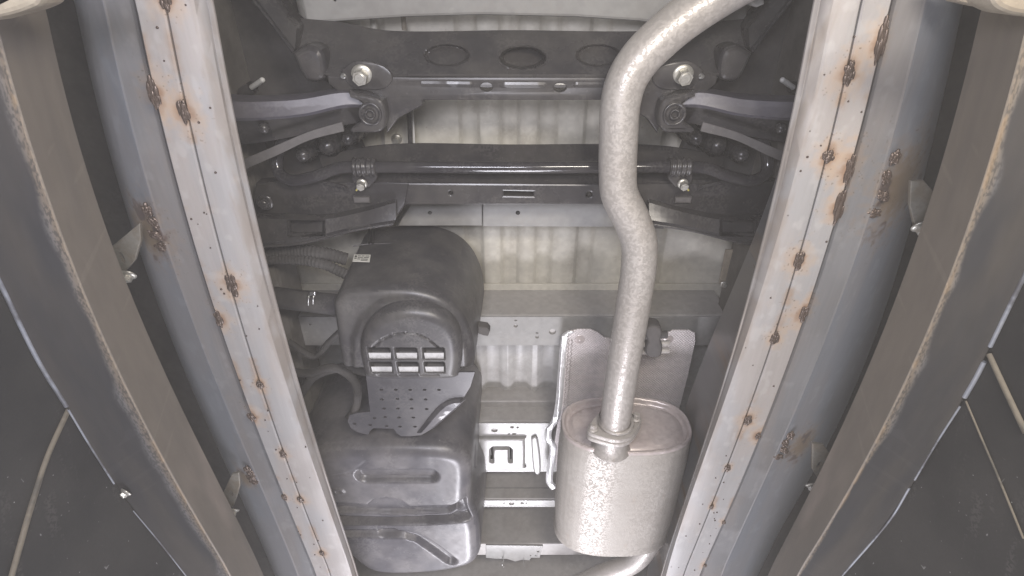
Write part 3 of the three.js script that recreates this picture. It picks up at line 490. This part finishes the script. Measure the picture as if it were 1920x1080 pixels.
part('rear_beam', sheet([
  [[600, 292, 0.885], [720, 272, 0.885], [960, 272, 0.885], [1239, 274, 0.885], [1359, 292, 0.885]],
  [[600, 302, 0.873], [720, 286, 0.873], [960, 287, 0.873], [1239, 289, 0.873], [1359, 302, 0.873]],
  [[620, 338, 0.824], [785, 338, 0.824], [960, 339, 0.824], [1174, 341, 0.824], [1339, 340, 0.824]],
  [[620, 342, 0.82], [785, 342, 0.82], [960, 343, 0.82], [1174, 345, 0.82], [1339, 344, 0.82]],
], 120, 6, 0.004, null, 0.35), M.blackGloss, frame);
part('slot_shade_plate', slab([[935, 352], [1010, 352], [1010, 376], [935, 376]], 0.84, 0.01, {}), M.dark, frame);  // added dark plate, stands in for the shade inside the flange slot
part('rear_flange', slab([[764, 343], [1192, 346], [1205, 384], [757, 384.5]], 0.82, 0.03, { bevel: 0.003, holes: [[845, 362, 0.003], [1105, 365, 0.0045]], cuts: [[[945, 359], [1000, 360], [1000, 368], [945, 367]]] }), M.black, frame);

// ================================================================ control arms and links
[(p) => p, mir].forEach((m, s) => {
  const arm = thing('control_arm', P(...m([[560, 220]])[0], 0.77), s ? 'curved black control arm with bluish sheen painted in at the right rail' : 'curved black control arm with bluish sheen painted in at the left rail', 'control arm', 'curved black control arms');
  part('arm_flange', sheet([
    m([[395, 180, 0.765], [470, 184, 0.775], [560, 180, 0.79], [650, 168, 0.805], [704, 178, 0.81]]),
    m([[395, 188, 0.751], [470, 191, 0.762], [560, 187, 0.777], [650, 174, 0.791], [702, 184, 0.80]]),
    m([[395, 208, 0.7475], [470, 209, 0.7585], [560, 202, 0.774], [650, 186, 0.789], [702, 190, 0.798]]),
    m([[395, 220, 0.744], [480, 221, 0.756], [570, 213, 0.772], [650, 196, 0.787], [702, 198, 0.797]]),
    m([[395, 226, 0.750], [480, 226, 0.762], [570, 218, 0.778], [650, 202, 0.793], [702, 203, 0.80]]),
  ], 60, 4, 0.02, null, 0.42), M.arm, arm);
  part('arm_web', sheet([
    m([[395, 226, 0.750], [480, 226, 0.762], [570, 218, 0.778], [650, 202, 0.793], [702, 203, 0.80]]),
    m([[395, 275, 0.79], [480, 268, 0.795], [570, 252, 0.81], [650, 234, 0.82], [702, 226, 0.82]]),
  ], 60, 6, 0.02, null, 0.42), M.blackGloss, arm);
  part('arm_boss', boxUV(new THREE.SphereGeometry(0.008, 20, 14)).translate(...P(...m([[495, 240]])[0], 0.765).toArray()), M.black, arm);
  part('strap', sheet([m([[440, 306, 0.765], [520, 272, 0.77], [580, 247, 0.775], [641, 229, 0.78]]), m([[452, 320, 0.766], [520, 291, 0.771], [580, 263, 0.776], [645, 246, 0.781]])], 40, 3, 0.004, null, 0.5), M.strap, arm, 'flat grey-brown strip');
  const lnk = thing('lateral_link', P(...m([[600, 430]])[0], 0.79), s ? 'black pressed lateral link ending at the right rail, behind the pipe bend' : 'black pressed lateral link ending at the left rail, above the canister', 'suspension link', 'black lateral links');
  part('link', sheet([
    m([[740, 376, 0.815], [665, 397, 0.808], [600, 408, 0.80], [480, 404, 0.80]]), m([[742, 380, 0.808], [665, 401, 0.80], [600, 412, 0.793], [480, 409, 0.792]]),
    m([[742, 412, 0.795], [660, 426, 0.787], [570, 447, 0.78], [480, 457, 0.78]]), m([[738, 421, 0.805], [660, 433, 0.797], [565, 456, 0.79], [480, 464, 0.79]])],
    150, 14, 0.014, (x, y) => 0.03 * sst(1, 0.85, Math.max(Math.abs((s ? 1959 - x : x) - 574) / 36, Math.abs(y - 428) / 15)), 0.5), M.blackGloss, lnk);
  part('rolled_edge', tube(m([[738, 420, 0.803], [660, 432.5, 0.795], [565, 455.5, 0.788], [480, 463, 0.788]]), 0.0024, 50, 10), M.blackGloss, lnk);
  placed('flange_bolt', hexBolt(0.009, 0.006, 0.0135), M.black, lnk, P(...m([[497, 379]])[0], 0.80), [0.1, 0.2, 0]);
  const plug = thing('bleed_screw', P(...m([[478, 160]])[0], 0.82), s ? 'small pale-tipped screw above the right control arm' : 'small pale-tipped screw above the left control arm', 'screw', 'pale-tipped screws');
  part('screw_body', tube(m([[455, 176, 0.84], [474, 163, 0.826]]), 0.0085, 6, 14), M.strap, plug); part('pale_tip', tube(m([[472, 164, 0.826], [492, 150, 0.812]]), 0.0038, 6, 14), M.pale, plug);
  part('tip_end', boxUV(new THREE.SphereGeometry(0.0038, 14, 10)).translate(...P(...m([[492, 150]])[0], 0.812).toArray()), M.pale, plug);
});

// ================================================================ stabiliser bar
{
  const bar = thing('stabilizer_bar', P(960, 314, 0.8), 'glossy black stabiliser bar running across the rear beam of the subframe', 'stabiliser bar');
  const l = [[532, 258, 0.83], [521, 290, 0.82], [522, 322, 0.81], [545, 338, 0.80], [590, 331, 0.80], [632, 316, 0.80], [665, 313, 0.80], [720, 313, 0.80]];
  const g = tube([...l, [960, 314, 0.80], ...mir(l).reverse()], 0.0092, 220, 24);
  part('bar', g, std({ map: M.black.map, roughness: 0.1, color: new THREE.Color(0.8, 0.8, 0.85) }), bar);
  for (const m of [(p) => p, mir]) {
    const a = P(...m([[664, 313]])[0], 0.80), b = P(...m([[706, 313]])[0], 0.80), L = Math.abs(a.x - b.x), q = a.clone().lerp(b, 0.5);
    const pr = []; for (let i = 0; i <= 24; i++) { const t = i / 24; pr.push(new THREE.Vector2(0.0125 + 0.0022 * Math.pow(Math.sin(t * Math.PI * 4.5), 2), (t - 0.5) * L)); }
    part('bushing', boxUV(new THREE.LatheGeometry([new THREE.Vector2(0.009, -L / 2), ...pr, new THREE.Vector2(0.009, L / 2)], 28).toNonIndexed().rotateZ(Math.PI / 2)).translate(q.x, q.y, q.z), M.blackGloss, bar);
    part('bushing_clamp', slab(m([[660, 322], [708, 322], [706, 337], [692, 352], [668, 352], [660, 338]]), 0.805, 0.02, { bevel: 0.003, seg: 3 }), M.blackGloss, bar);
    const bp = P(...m([[679, 344]])[0], 0.803); placed('clamp_bolt', hexBolt(0.0066, 0.010, 0.0085), M.zinc, bar, bp, [0.15, 0.1, 0]);
    part('paint_mark', tube([P(...m([[676, 349]])[0], 0.7985), P(...m([[672, 352]])[0], 0.80), P(...m([[668, 357]])[0], 0.803)], 0.0014, 8, 8, true), M.yellow, bar, 'yellow paint mark');
  }
}

// ================================================================ exhaust
{
  const ex = thing('exhaust', P(1170, 700, 0.72), 'pinkish grey exhaust pipe bending down into an oval muffler', 'exhaust');
  const path = [[1600, -140, 0.77], [1520, -102, 0.768], [1450, -66, 0.766], [1388, -33, 0.764], [1333, 0, 0.762], [1282, 35, 0.76], [1240, 70, 0.758], [1201, 109, 0.756], [1175, 150, 0.754], [1163, 196, 0.752], [1160, 250, 0.75], [1158, 315, 0.747], [1161, 362, 0.742], [1184, 412, 0.735], [1198, 455, 0.727], [1197, 505, 0.72], [1189, 560, 0.714], [1176, 640, 0.707], [1163, 720, 0.702], [1153, 790, 0.70]];
  part('pipe', tube(path, 0.0272, 260, 40), M.pipe, ex);
  // muffler: lofted oval along z
  const zc = -0.772, zl = -1.086, cx = 0.2235, cy = CY + 0.7585, rx = 0.128, ry = 0.0775, N = 96;
  const ov = (s, dz, z, ex2 = 2.55) => Array.from({ length: N + 1 }, (_, i) => { const a = i / N * Math.PI * 2, c = Math.cos(a), q = Math.sin(a); return new THREE.Vector3(cx + (rx - s) * Math.sign(c) * Math.pow(Math.abs(c), 2 / ex2), cy + (ry - s) * Math.sign(q) * Math.pow(Math.abs(q), 2 / ex2), z + dz); });
  part('muffler_shell', grid([ov(0.002, 0, zc - 0.004), ov(0.0008, 0, zc - 0.01), ov(0.0015, 0, zc - 0.016), ov(0.0015, 0, zc - 0.02), ...[0.25, 0.5, 0.75].map((t) => ov(-0.0012, 0, mix(zc, zl, t))), ov(0.0015, 0, zl + 0.02), ov(0.002, 0, zl + 0.016), ov(0.0, 0, zl + 0.008), ov(-0.001, 0, zl), ov(0.006, 0, zl - 0.008), ov(0.03, 0, zl - 0.012), ov(0.0774, 0, zl - 0.012)], 0, 0.9), M.muffler, ex);
  part('muffler_end_cap', grid([ov(0.002, 0, zc - 0.004), ov(0.0015, 0, zc + 0.001), ov(0.004, 0, zc + 0.004), ov(0.0075, 0, zc + 0.003), ov(0.0095, 0, zc - 0.003), ov(0.011, 0, zc - 0.009), ov(0.014, 0, zc - 0.0105), ov(0.018, 0, zc - 0.008), ov(0.022, 0, zc - 0.003), ov(0.026, 0, zc - 0.001), ov(0.034, 0, zc - 0.0005), ov(0.055, 0, zc), ov(0.0772, 0, zc)], 0, 1.2), M.cap, ex, 'smooth oval end cap');
  const bp = new THREE.Vector3(0.185, CY + 0.703, zc + 0.0);
  part('inlet_stub', boxUV(new THREE.LatheGeometry([[0.0275, 0.075], [0.029, 0.06], [0.029, 0.02], [0.031, 0.008], [0.036, 0.0], [0.037, -0.003]].map((q) => new THREE.Vector2(...q)), 40).toNonIndexed().rotateX(Math.PI / 2)).translate(bp.x, bp.y, bp.z), M.pipe, ex);
  // two-bolt flange across the pipe
  const fs = new THREE.Shape(), R = 0.037, ear = 0.052; const pts = []; for (let i = 0; i < 72; i++) { const a = i / 72 * Math.PI * 2, e = Math.pow(Math.abs(Math.cos(a)), 6); pts.push(new THREE.Vector2(Math.cos(a) * (R + (ear - R) * e), Math.sin(a) * (R * (1 - 0.03) - 0.004 * e))); } fs.setFromPoints(pts);
  const fl3 = (dz) => { const g = new THREE.ExtrudeGeometry(fs, { depth: 0.006, bevelEnabled: true, bevelThickness: 0.0015, bevelSize: 0.0015, bevelSegments: 2, curveSegments: 12 }); g.rotateZ(0.30); g.translate(0.187, CY + 0.7015, -0.722 + dz); return boxUV(toCreasedNormals(g, 0.6)); };
  const fm = part('pipe_flange', join([fl3(0), fl3(-0.011)]), M.pipe, ex);
  for (const sg of [-1, 1]) { const g = hexBolt(0.0068, 0.008, 0.009).rotateX(Math.PI / 2).scale(1, 1, 1); const gg = g.clone(); gg.rotateY(Math.PI); gg.translate(0.187 + sg * Math.cos(0.3) * 0.043, CY + 0.7015 + sg * Math.sin(0.3) * 0.043, -0.714); part('flange_bolt', gg, M.pipe, fm); }
  part('weld_collar', boxUV(new THREE.TorusGeometry(0.029, 0.0035, 12, 48)).translate(0.1885, CY + 0.7015, -0.708), M.pipe, ex);
  part('tail_pipe', tube([[1240, 985, 0.75], [1190, 1052, 0.745], [1125, 1080, 0.745], [1040, 1120, 0.745]], 0.024, 50, 28), M.pipe, ex);
}
// ================================================================ heat shield
{
  const hs = thing('heat_shield', P(1170, 700, 0.856), 'dimpled pinkish aluminium heat shield above the muffler', 'heat shield');
  const sh = slab([[1059, 634], [1068, 621], [1084, 617.5], [1108, 617.5], [1122, 624], [1134, 633], [1150, 636], [1200, 636], [1244, 628], [1262, 619], [1292, 619], [1303, 624], [1304, 640], [1290, 705], [1268, 790], [1240, 880], [1045, 915], [1040, 830], [1046, 790], [1055, 700]], 0.858, 0.0035, { bevel: 0.001,
  });
  part('panel', sh, M.shield, hs);
  const lip = [[1066, 620], [1054, 629], [1050, 650], [1046, 700], [1036, 785], [1022, 808], [1022, 824], [1030, 836], [1027, 870], [1024, 904], [1034, 919]];
  part('rolled_lip', sheet([[0, 0.8575], [2, 0.8545], [5, 0.8535], [9, 0.8540], [13, 0.8565]].map(([dx, h]) => lip.map(([x, y], i) => [x + dx * (i === 0 ? 0.9 : 1), y + (i === 0 ? dx * 0.25 : i === 1 ? dx * 0.15 : i === 10 ? -dx * 0.4 : 0), h])), 110, 2, 0.002, null, 1.3), std({ color: new THREE.Color(0.82, 0.82, 0.82), roughness: 0.4, metalness: 0.6, bumpMap: fineBump, bumpScale: 0.0003 }), hs, 'rolled left edge');
  const dim = []; for (let i = 0; i < 46; i++) { const y = 636 + i * 3.7, x = 1066 - (y - 636) * 0.075 + 1.5 * (i % 2); for (const q of [0, 6]) { const p = P(x + q, y + q * 0.3, 0.8578); dim.push(boxUV(new THREE.SphereGeometry(1, 10, 6)).scale(0.0022, 0.0016, 0.0015).translate(p.x, p.y, p.z)); } }
  part('dimple_row', join(dim), M.shield, hs).userData.kind = 'stuff';
  for (const [x, y] of [[1087, 637], [1253, 637]]) { const p = P(x, y, 0.8575); part('fastener', boxUV(new THREE.LatheGeometry([[0, -0.0035], [0.003, -0.0035], [0.0042, -0.001], [0.0085, -0.0012], [0.0105, 0.0006]].map((q) => new THREE.Vector2(...q)), 28).toNonIndexed()).translate(p.x, p.y, p.z), M.cap, hs); }
}
{ // rubber hanger
  const hg = thing('exhaust_hanger', P(1226, 642, 0.8), 'black rubber hanger with two steel rods right of the exhaust pipe', 'hanger');
  part('rubber_block', slab([[1212, 616], [1224, 611], [1238, 614], [1243, 625], [1240, 638], [1243, 652], [1240, 668], [1228, 672], [1214, 669], [1211, 655], [1215, 640], [1210, 628]], 0.755, 0.03, { bevel: 0.006, seg: 4, smooth: 5 }), M.rubber, hg);
  for (const y of [645, 659]) part('rod', tube([[1188, y + 2, 0.755], [1206, y, 0.77], [1254, y - 2, 0.775]], 0.0055, 12, 14), M.pipe, hg);
  part('rod_end', tube([[1206, 630, 0.765], [1250, 627, 0.77]], 0.007, 8, 14), M.rubber, hg);
}

// ================================================================ fuel tank
{
  const tk = thing('fuel_tank', P(760, 930, 0.7), 'big dark grey plastic fuel tank with pressed grooves below the canister', 'fuel tank');
  part('tank_shell', relief({ outline: [[520, 900], [560, 860], [620, 846], [700, 842], [800, 842], [852, 850], [878, 868], [884, 890], [882, 950], [896, 985], [900, 1020], [898, 1052], [874, 1070], [800, 1082], [700, 1080], [640, 1040], [560, 990], [520, 960]], h: 0.70, side: 0.27, R: 0.03, res: 0.003,
    feats: [
      { pts: [[684, 893], [804, 893]], w: 0.0165, depth: 0.014, soft: 0.0045 },
      { closed: true, pts: [[500, 944], [625, 944], [690, 948], [702, 938], [725, 934], [750, 939], [768, 951], [850, 949], [905, 925], [930, 925], [930, 974], [800, 983], [700, 984], [500, 984]], depth: 0.022, soft: 0.0035 },
      { closed: true, pts: [[500, 968], [640, 968], [730, 972], [840, 969], [856, 958], [862, 965], [845, 974], [730, 979], [640, 976], [500, 976]], depth: -0.012, soft: 0.003 },
      { pts: [[600, 1001], [690, 1001], [760, 1003], [785, 1010], [815, 1030], [845, 1052]], w: 0.0115, depth: 0.014, soft: 0.0045 }, { pts: [[720, 1001], [735, 1000]], w: 0.016, depth: 0.006, soft: 0.004 },
      { pts: [[633, 921], [637, 921]], w: 0.009, depth: -0.003, soft: 0.0015 }, { pts: [[635, 921], [636, 921]], w: 0.0035, depth: 0.006, soft: 0.0015 },
      { pts: [[622, 893], [650, 888], [664, 883], [686, 866]], w: 0.001, depth: 0.003, soft: 0.0012 },
    ], extra: (x, y) => 0.0012 * (fbm(x * 30 + 40, y * 30 + 40, 512, 3) - 0.5) + 0.02 * sst(0.70, 0.82, -(-y)) * 0 }), M.tank, tk);
  part('tank_upper_half', relief({ outline: [[540, 850], [590, 812], [650, 800], [800, 796], [858, 806], [884, 830], [890, 880], [890, 1010], [884, 1040], [800, 1060], [640, 1040], [540, 980]], h: 0.765, side: 0.22, R: 0.05, res: 0.006 }), M.tank, tk);
}

// ================================================================ canister
{
  const cn = thing('charcoal_canister', P(770, 620, 0.72), 'black plastic vapour canister with slotted vent and perforated bracket, left of the exhaust pipe', 'canister');
  part('canister_body', relief({ outline: [[622, 572], [640, 551], [690, 545], [740, 542], [785, 546], [830, 562], [862, 590], [882, 628], [889, 664], [888, 688], [876, 694], [780, 694], [680, 692], [644, 692], [634, 660]], h: 0.722, side: 0.23, R: 0.016, res: 0.0025,
    feats: [{ closed: true, pts: [[663, 700], [662, 632], [678, 596], [715, 575], [770, 566], [822, 577], [858, 606], [876, 650], [879, 700]], depth: -0.008, soft: 0.006 }, { pts: [[620, 540], [640, 530]], w: 0.004, depth: 0, soft: 0.002 }] }), M.plastic, cn);
  part('vent_cover', relief({ outline: [[681, 712], [672, 672], [674, 640], [686, 612], [710, 592], [745, 581], [780, 580], [815, 588], [845, 607], [862, 636], [866, 672], [862, 700], [852, 716], [780, 718], [720, 718]], h: 0.695, side: 0.03, R: 0.02, res: 0.0018,
    feats: [
      ...[[700, 651, 712, 640], [718, 636, 732, 630], [739, 627, 757, 624.5], [763, 624.5, 782, 627], [788, 629, 802, 636], [807, 640, 822, 652]].map(([a, b, c, d]) => ({ pts: [[a, b], [c, d]], w: 0.0009, depth: 0.006, soft: 0.0012 })),
      ...[[[689, 653], [729, 653], [733, 673], [693, 673]], [[741, 653], [779, 653], [782, 673], [744, 673]], [[793, 653], [831, 653], [832, 673], [795, 673]], [[693, 680], [732, 680], [735, 698], [697, 698]], [[745, 680], [782, 680], [784, 698], [748, 698]], [[796, 680], [832, 680], [832, 698], [798, 698]]].map((pts) => ({ closed: true, pts, depth: 0.016, soft: 0.0014 })),
      ...[[710, 704, 742, 704], [749, 704, 782, 704], [789, 704, 820, 704]].map(([a, b, c, d]) => ({ pts: [[a, b], [c, d]], w: 0.0022, depth: 0.003, soft: 0.0012 })),
      ...[[747, 713], [785, 713]].map(([x, y]) => ({ pts: [[x, y], [x + 1, y]], w: 0.0012, depth: 0.003, soft: 0.001 })),
    ] }), M.plastic, cn, 'rounded cover with six slots');
  for (const [a, b, y0, y1] of [[691, 733, 662, 672.5], [743, 782, 662, 672.5], [795, 832, 662, 672.5], [696, 735, 688, 697], [747, 784, 688, 697], [797, 832, 688, 697]]) part('vent_slat', sheet([[[a, y0, 0.6975], [b, y0, 0.6975]], [[a + 2, y1, 0.6975], [b, y1, 0.6975]]], 4, 2, 0.0012, null, 0.5), M.slat, cn);
  // perforated bracket
  const holes = [[715, 731], [742, 731], [769, 731], [796, 731], [823, 731], [716, 749], [745, 748], [771, 749], [798, 749], [720, 766], [746, 766], [772, 766], [800, 767], [702, 784], [722, 782], [748, 783], [775, 783], [665, 795], [694, 797], [725, 799], [750, 800], [778, 800]].map(([x, y]) => [x, y, 0.0034, 0.0024]);
  part('perforated_bracket', slab([[686, 700], [890, 698], [882, 725], [868, 748], [830, 786], [812, 803], [790, 816], [770, 818], [752, 818], [744, 812], [738, 804], [700, 803], [694, 808], [690, 815], [672, 811], [658, 803], [652, 790], [655, 779], [668, 775], [694, 772]], 0.706, 0.0035, { bevel: 0, holes }), std({ map: M.tank.map, roughness: 0.36, color: new THREE.Color(0.55, 0.55, 0.565) }), cn, 'grey perforated steel bracket');
  part('bracket_rib', sheet([[[782, 812, 0.7045], [826, 760, 0.7045], [846, 752, 0.7045], [862, 750, 0.7045]], [[790, 812, 0.698], [834, 764, 0.698], [848, 757, 0.698], [864, 755, 0.698]], [[808, 804, 0.698], [838, 778, 0.698], [852, 766, 0.698], [868, 752, 0.70]], [[814, 802, 0.7045], [842, 778, 0.7045], [856, 766, 0.7045], [874, 748, 0.7045]]], 40, 3, 0.002, null, 0.8), std({ map: M.tank.map, roughness: 0.28, color: new THREE.Color(0.85, 0.85, 0.88) }), cn);
  part('side_clip', slab([[896, 612], [914, 615], [919, 621], [915, 631], [906, 630], [896, 626]], 0.80, 0.02, { bevel: 0.003 }), M.dark, cn);
  const wz = P(690, 545, 0.722).z + 0.004, onW = (px, py, dz = 0) => { const q = ray(px, py), t = (wz + dz) / q[2]; return new THREE.Vector3(q[0] * t, CY + q[1] * t, wz + dz); };
  part('wall_rib', tube([onW(662, 461), onW(700, 457), onW(770, 457), onW(800, 458)], 0.0016, 30, 8, true), M.plastic, cn);
  for (const x of [692, 699]) part('wall_rib', tube([onW(x, 424, 0.004), onW(x, 456, 0.004)], 0.0022, 8, 8, true), M.blackGloss, cn);
  // printed sticker on the wall that faces the axle
  const zw = P(690, 545, 0.722).z + 0.0075, at = (px, py, dz) => { const r = ray(px, py), t = (zw + dz) / r[2]; return new THREE.Vector3(r[0] * t, CY + r[1] * t, zw + dz); };
  const cv = document.createElement('canvas'); cv.width = 128; cv.height = 64; const cx = cv.getContext('2d'); cx.fillStyle = '#d9d8cf'; cx.fillRect(0, 0, 128, 64); cx.fillStyle = '#34332f';
  [[8, 10, 18, 14], [8, 30, 18, 9], [32, 10, 22, 6], [60, 10, 24, 6], [90, 10, 30, 6], [32, 24, 40, 6], [78, 24, 40, 6], [32, 38, 22, 6], [60, 38, 52, 6], [60, 50, 50, 5]].forEach((q) => cx.fillRect(...q));
  const ct = new THREE.CanvasTexture(cv); ct.colorSpace = THREE.SRGBColorSpace;
  const sg = new THREE.BufferGeometry(), q4 = [at(661, 490, 0), at(693, 491, 0), at(695, 477.5, 0), at(664, 477, 0)], bk = q4.map((q) => q.clone().add(new THREE.Vector3(0, 0, -0.0008)));
  sg.setAttribute('position', new THREE.Float32BufferAttribute([...q4, ...bk].flatMap((q) => q.toArray()), 3)); sg.setAttribute('uv', new THREE.Float32BufferAttribute([0, 0, 1, 0, 1, 1, 0, 1, 0, 0, 1, 0, 1, 1, 0, 1], 2)); sg.setIndex([0, 1, 2, 0, 2, 3, 4, 6, 5, 4, 7, 6, 0, 4, 5, 0, 5, 1, 1, 5, 6, 1, 6, 2, 2, 6, 7, 2, 7, 3, 3, 7, 4, 3, 4, 0]);
  const s2 = sg.toNonIndexed(); s2.computeVertexNormals(); part('sticker', s2, std({ map: ct, roughness: 0.5 }), cn, 'small white printed sticker');
}
// ================================================================ hoses and pipes at the left
function ridged(pts, r) {
  const c = new THREE.CatmullRomCurve3(pts.map((p) => P(...p)), false, 'centripetal'), L = c.getLength(), n = Math.round(L / 0.0012), g = new THREE.TubeGeometry(c, n, r, 18, false), p = g.attributes.position, q = g.attributes.normal, u = g.attributes.uv;
  for (let i = 0; i < p.count; i++) { const e = 0.0006 * Math.sin(u.getX(i) * L / 0.0062 * 2 * Math.PI); p.setXYZ(i, p.getX(i) + q.getX(i) * e, p.getY(i) + q.getY(i) * e, p.getZ(i) + q.getZ(i) * e); u.setXY(i, u.getX(i) * L, u.getY(i) * 6.28 * r); }
  g.computeVertexNormals(); return g.toNonIndexed();
}
const hose = (name, pts, r, mat, label, cat, seg = 60) => { const m = part(name, name === 'corrugated_hose' ? ridged(pts, r) : tube(pts, r, seg, 18), mat, scene); m.name = numbered(name); return tag(m, label, cat); };
{
  const fh = thing('filler_hose', P(580, 565, 0.8), 'thick black hose with a bright spring clamp entering the left side of the canister', 'hose');
  part('hose', tube([[500, 555, 0.82], [560, 563, 0.80], [600, 568, 0.79], [640, 572, 0.78]], 0.019, 40, 24), M.plastic, fh);
  for (const [a, b] of [[579, 0], [588, 1]]) part('clamp_wire', tube([[a + 6, 546, 0.792], [a, 556, 0.776], [a - 1, 572, 0.776], [a + 3, 584, 0.792]], 0.0016, 20, 8), M.steel, fh);
  part('clamp_ear', slab([[580, 548], [590, 547], [591, 554], [581, 555]], 0.772, 0.004, { bevel: 0.001 }), M.steel, fh);
}
hose('corrugated_hose', [[470, 478, 0.84], [540, 472, 0.83], [600, 474, 0.82], [650, 486, 0.83]], 0.011, M.dark, 'upper of the thin black hoses leading left from the canister', 'hose');
hose('corrugated_hose', [[470, 488, 0.835], [550, 486, 0.82], [605, 495, 0.81], [650, 515, 0.82]], 0.009, M.dark, 'lower of the thin black hoses leading left from the canister', 'hose');
hose('drain_hose', [[520, 690, 0.80], [570, 700, 0.79], [630, 690, 0.775], [665, 715, 0.77], [668, 760, 0.775], [640, 800, 0.80]], 0.008, M.dark, 'black hose curling down between canister and fuel tank', 'hose');
hose('vent_hose', [[540, 640, 0.80], [590, 668, 0.80], [618, 640, 0.80], [640, 620, 0.80]], 0.006, M.dark, 'thin black hose looped below the clamp at the left rail', 'hose');
hose('vent_hose', [[560, 745, 0.80], [590, 705, 0.79], [640, 690, 0.785], [700, 700, 0.78]], 0.0085, M.dark, 'thin black hose above the tank shoulder at the left rail', 'hose');
hose('brake_line', [[765, 196, 0.95], [768, 230, 0.95], [770, 285, 0.95]], 0.0042, M.black, 'thin dark brake line behind the front beam, left of centre', 'pipe');
hose('brake_line', [[773, 196, 0.955], [775, 230, 0.955], [777, 285, 0.955]], 0.0018, M.pale, 'very thin bright line beside the dark brake line', 'pipe');

// ================================================================ pit floor and lamps (below the picture)
{
  const fl2 = new THREE.Mesh(new THREE.BoxGeometry(2.4, 0.04, 4.4), M.concrete); fl2.position.set(0, -0.022, -0.6); fl2.receiveShadow = true; fl2.name = 'pit_floor'; fl2.userData.kind = 'structure'; scene.add(fl2);
  for (const [x, y, z, w, d, L, col, tilt, label] of LAMPS) {
    const lp = thing('inspection_lamp', new THREE.Vector3(x, y, z), label, 'lamp');
    const hs = new THREE.Mesh(new THREE.BoxGeometry(w + 0.02, 0.03, d + 0.02), M.black); hs.name = 'housing'; hs.position.set(0, -0.017 * Math.cos(tilt), 0.017 * Math.sin(tilt)); lp.add(hs);
    const st = new THREE.Mesh(new THREE.BoxGeometry(0.05, y - 0.034, 0.05), M.black); st.name = 'stand'; st.position.y = -0.033 - (y - 0.034) / 2; lp.add(st);
    const gl = new THREE.Mesh(new THREE.PlaneGeometry(w, d).rotateX(-Math.PI / 2), new THREE.MeshStandardMaterial({ color: 0x000000, emissive: col, emissiveIntensity: 2 })); gl.name = 'diffuser'; lp.add(gl);
    const ra = new THREE.RectAreaLight(col, L, w, d); ra.position.set(x, y + 0.006, z - 0.002); ra.lookAt(x, y + 2 * Math.cos(tilt), z - 2 * Math.sin(tilt)); scene.add(ra); hs.rotation.x = gl.rotation.x = -tilt;
  }
}
renderer.render(scene, camera);
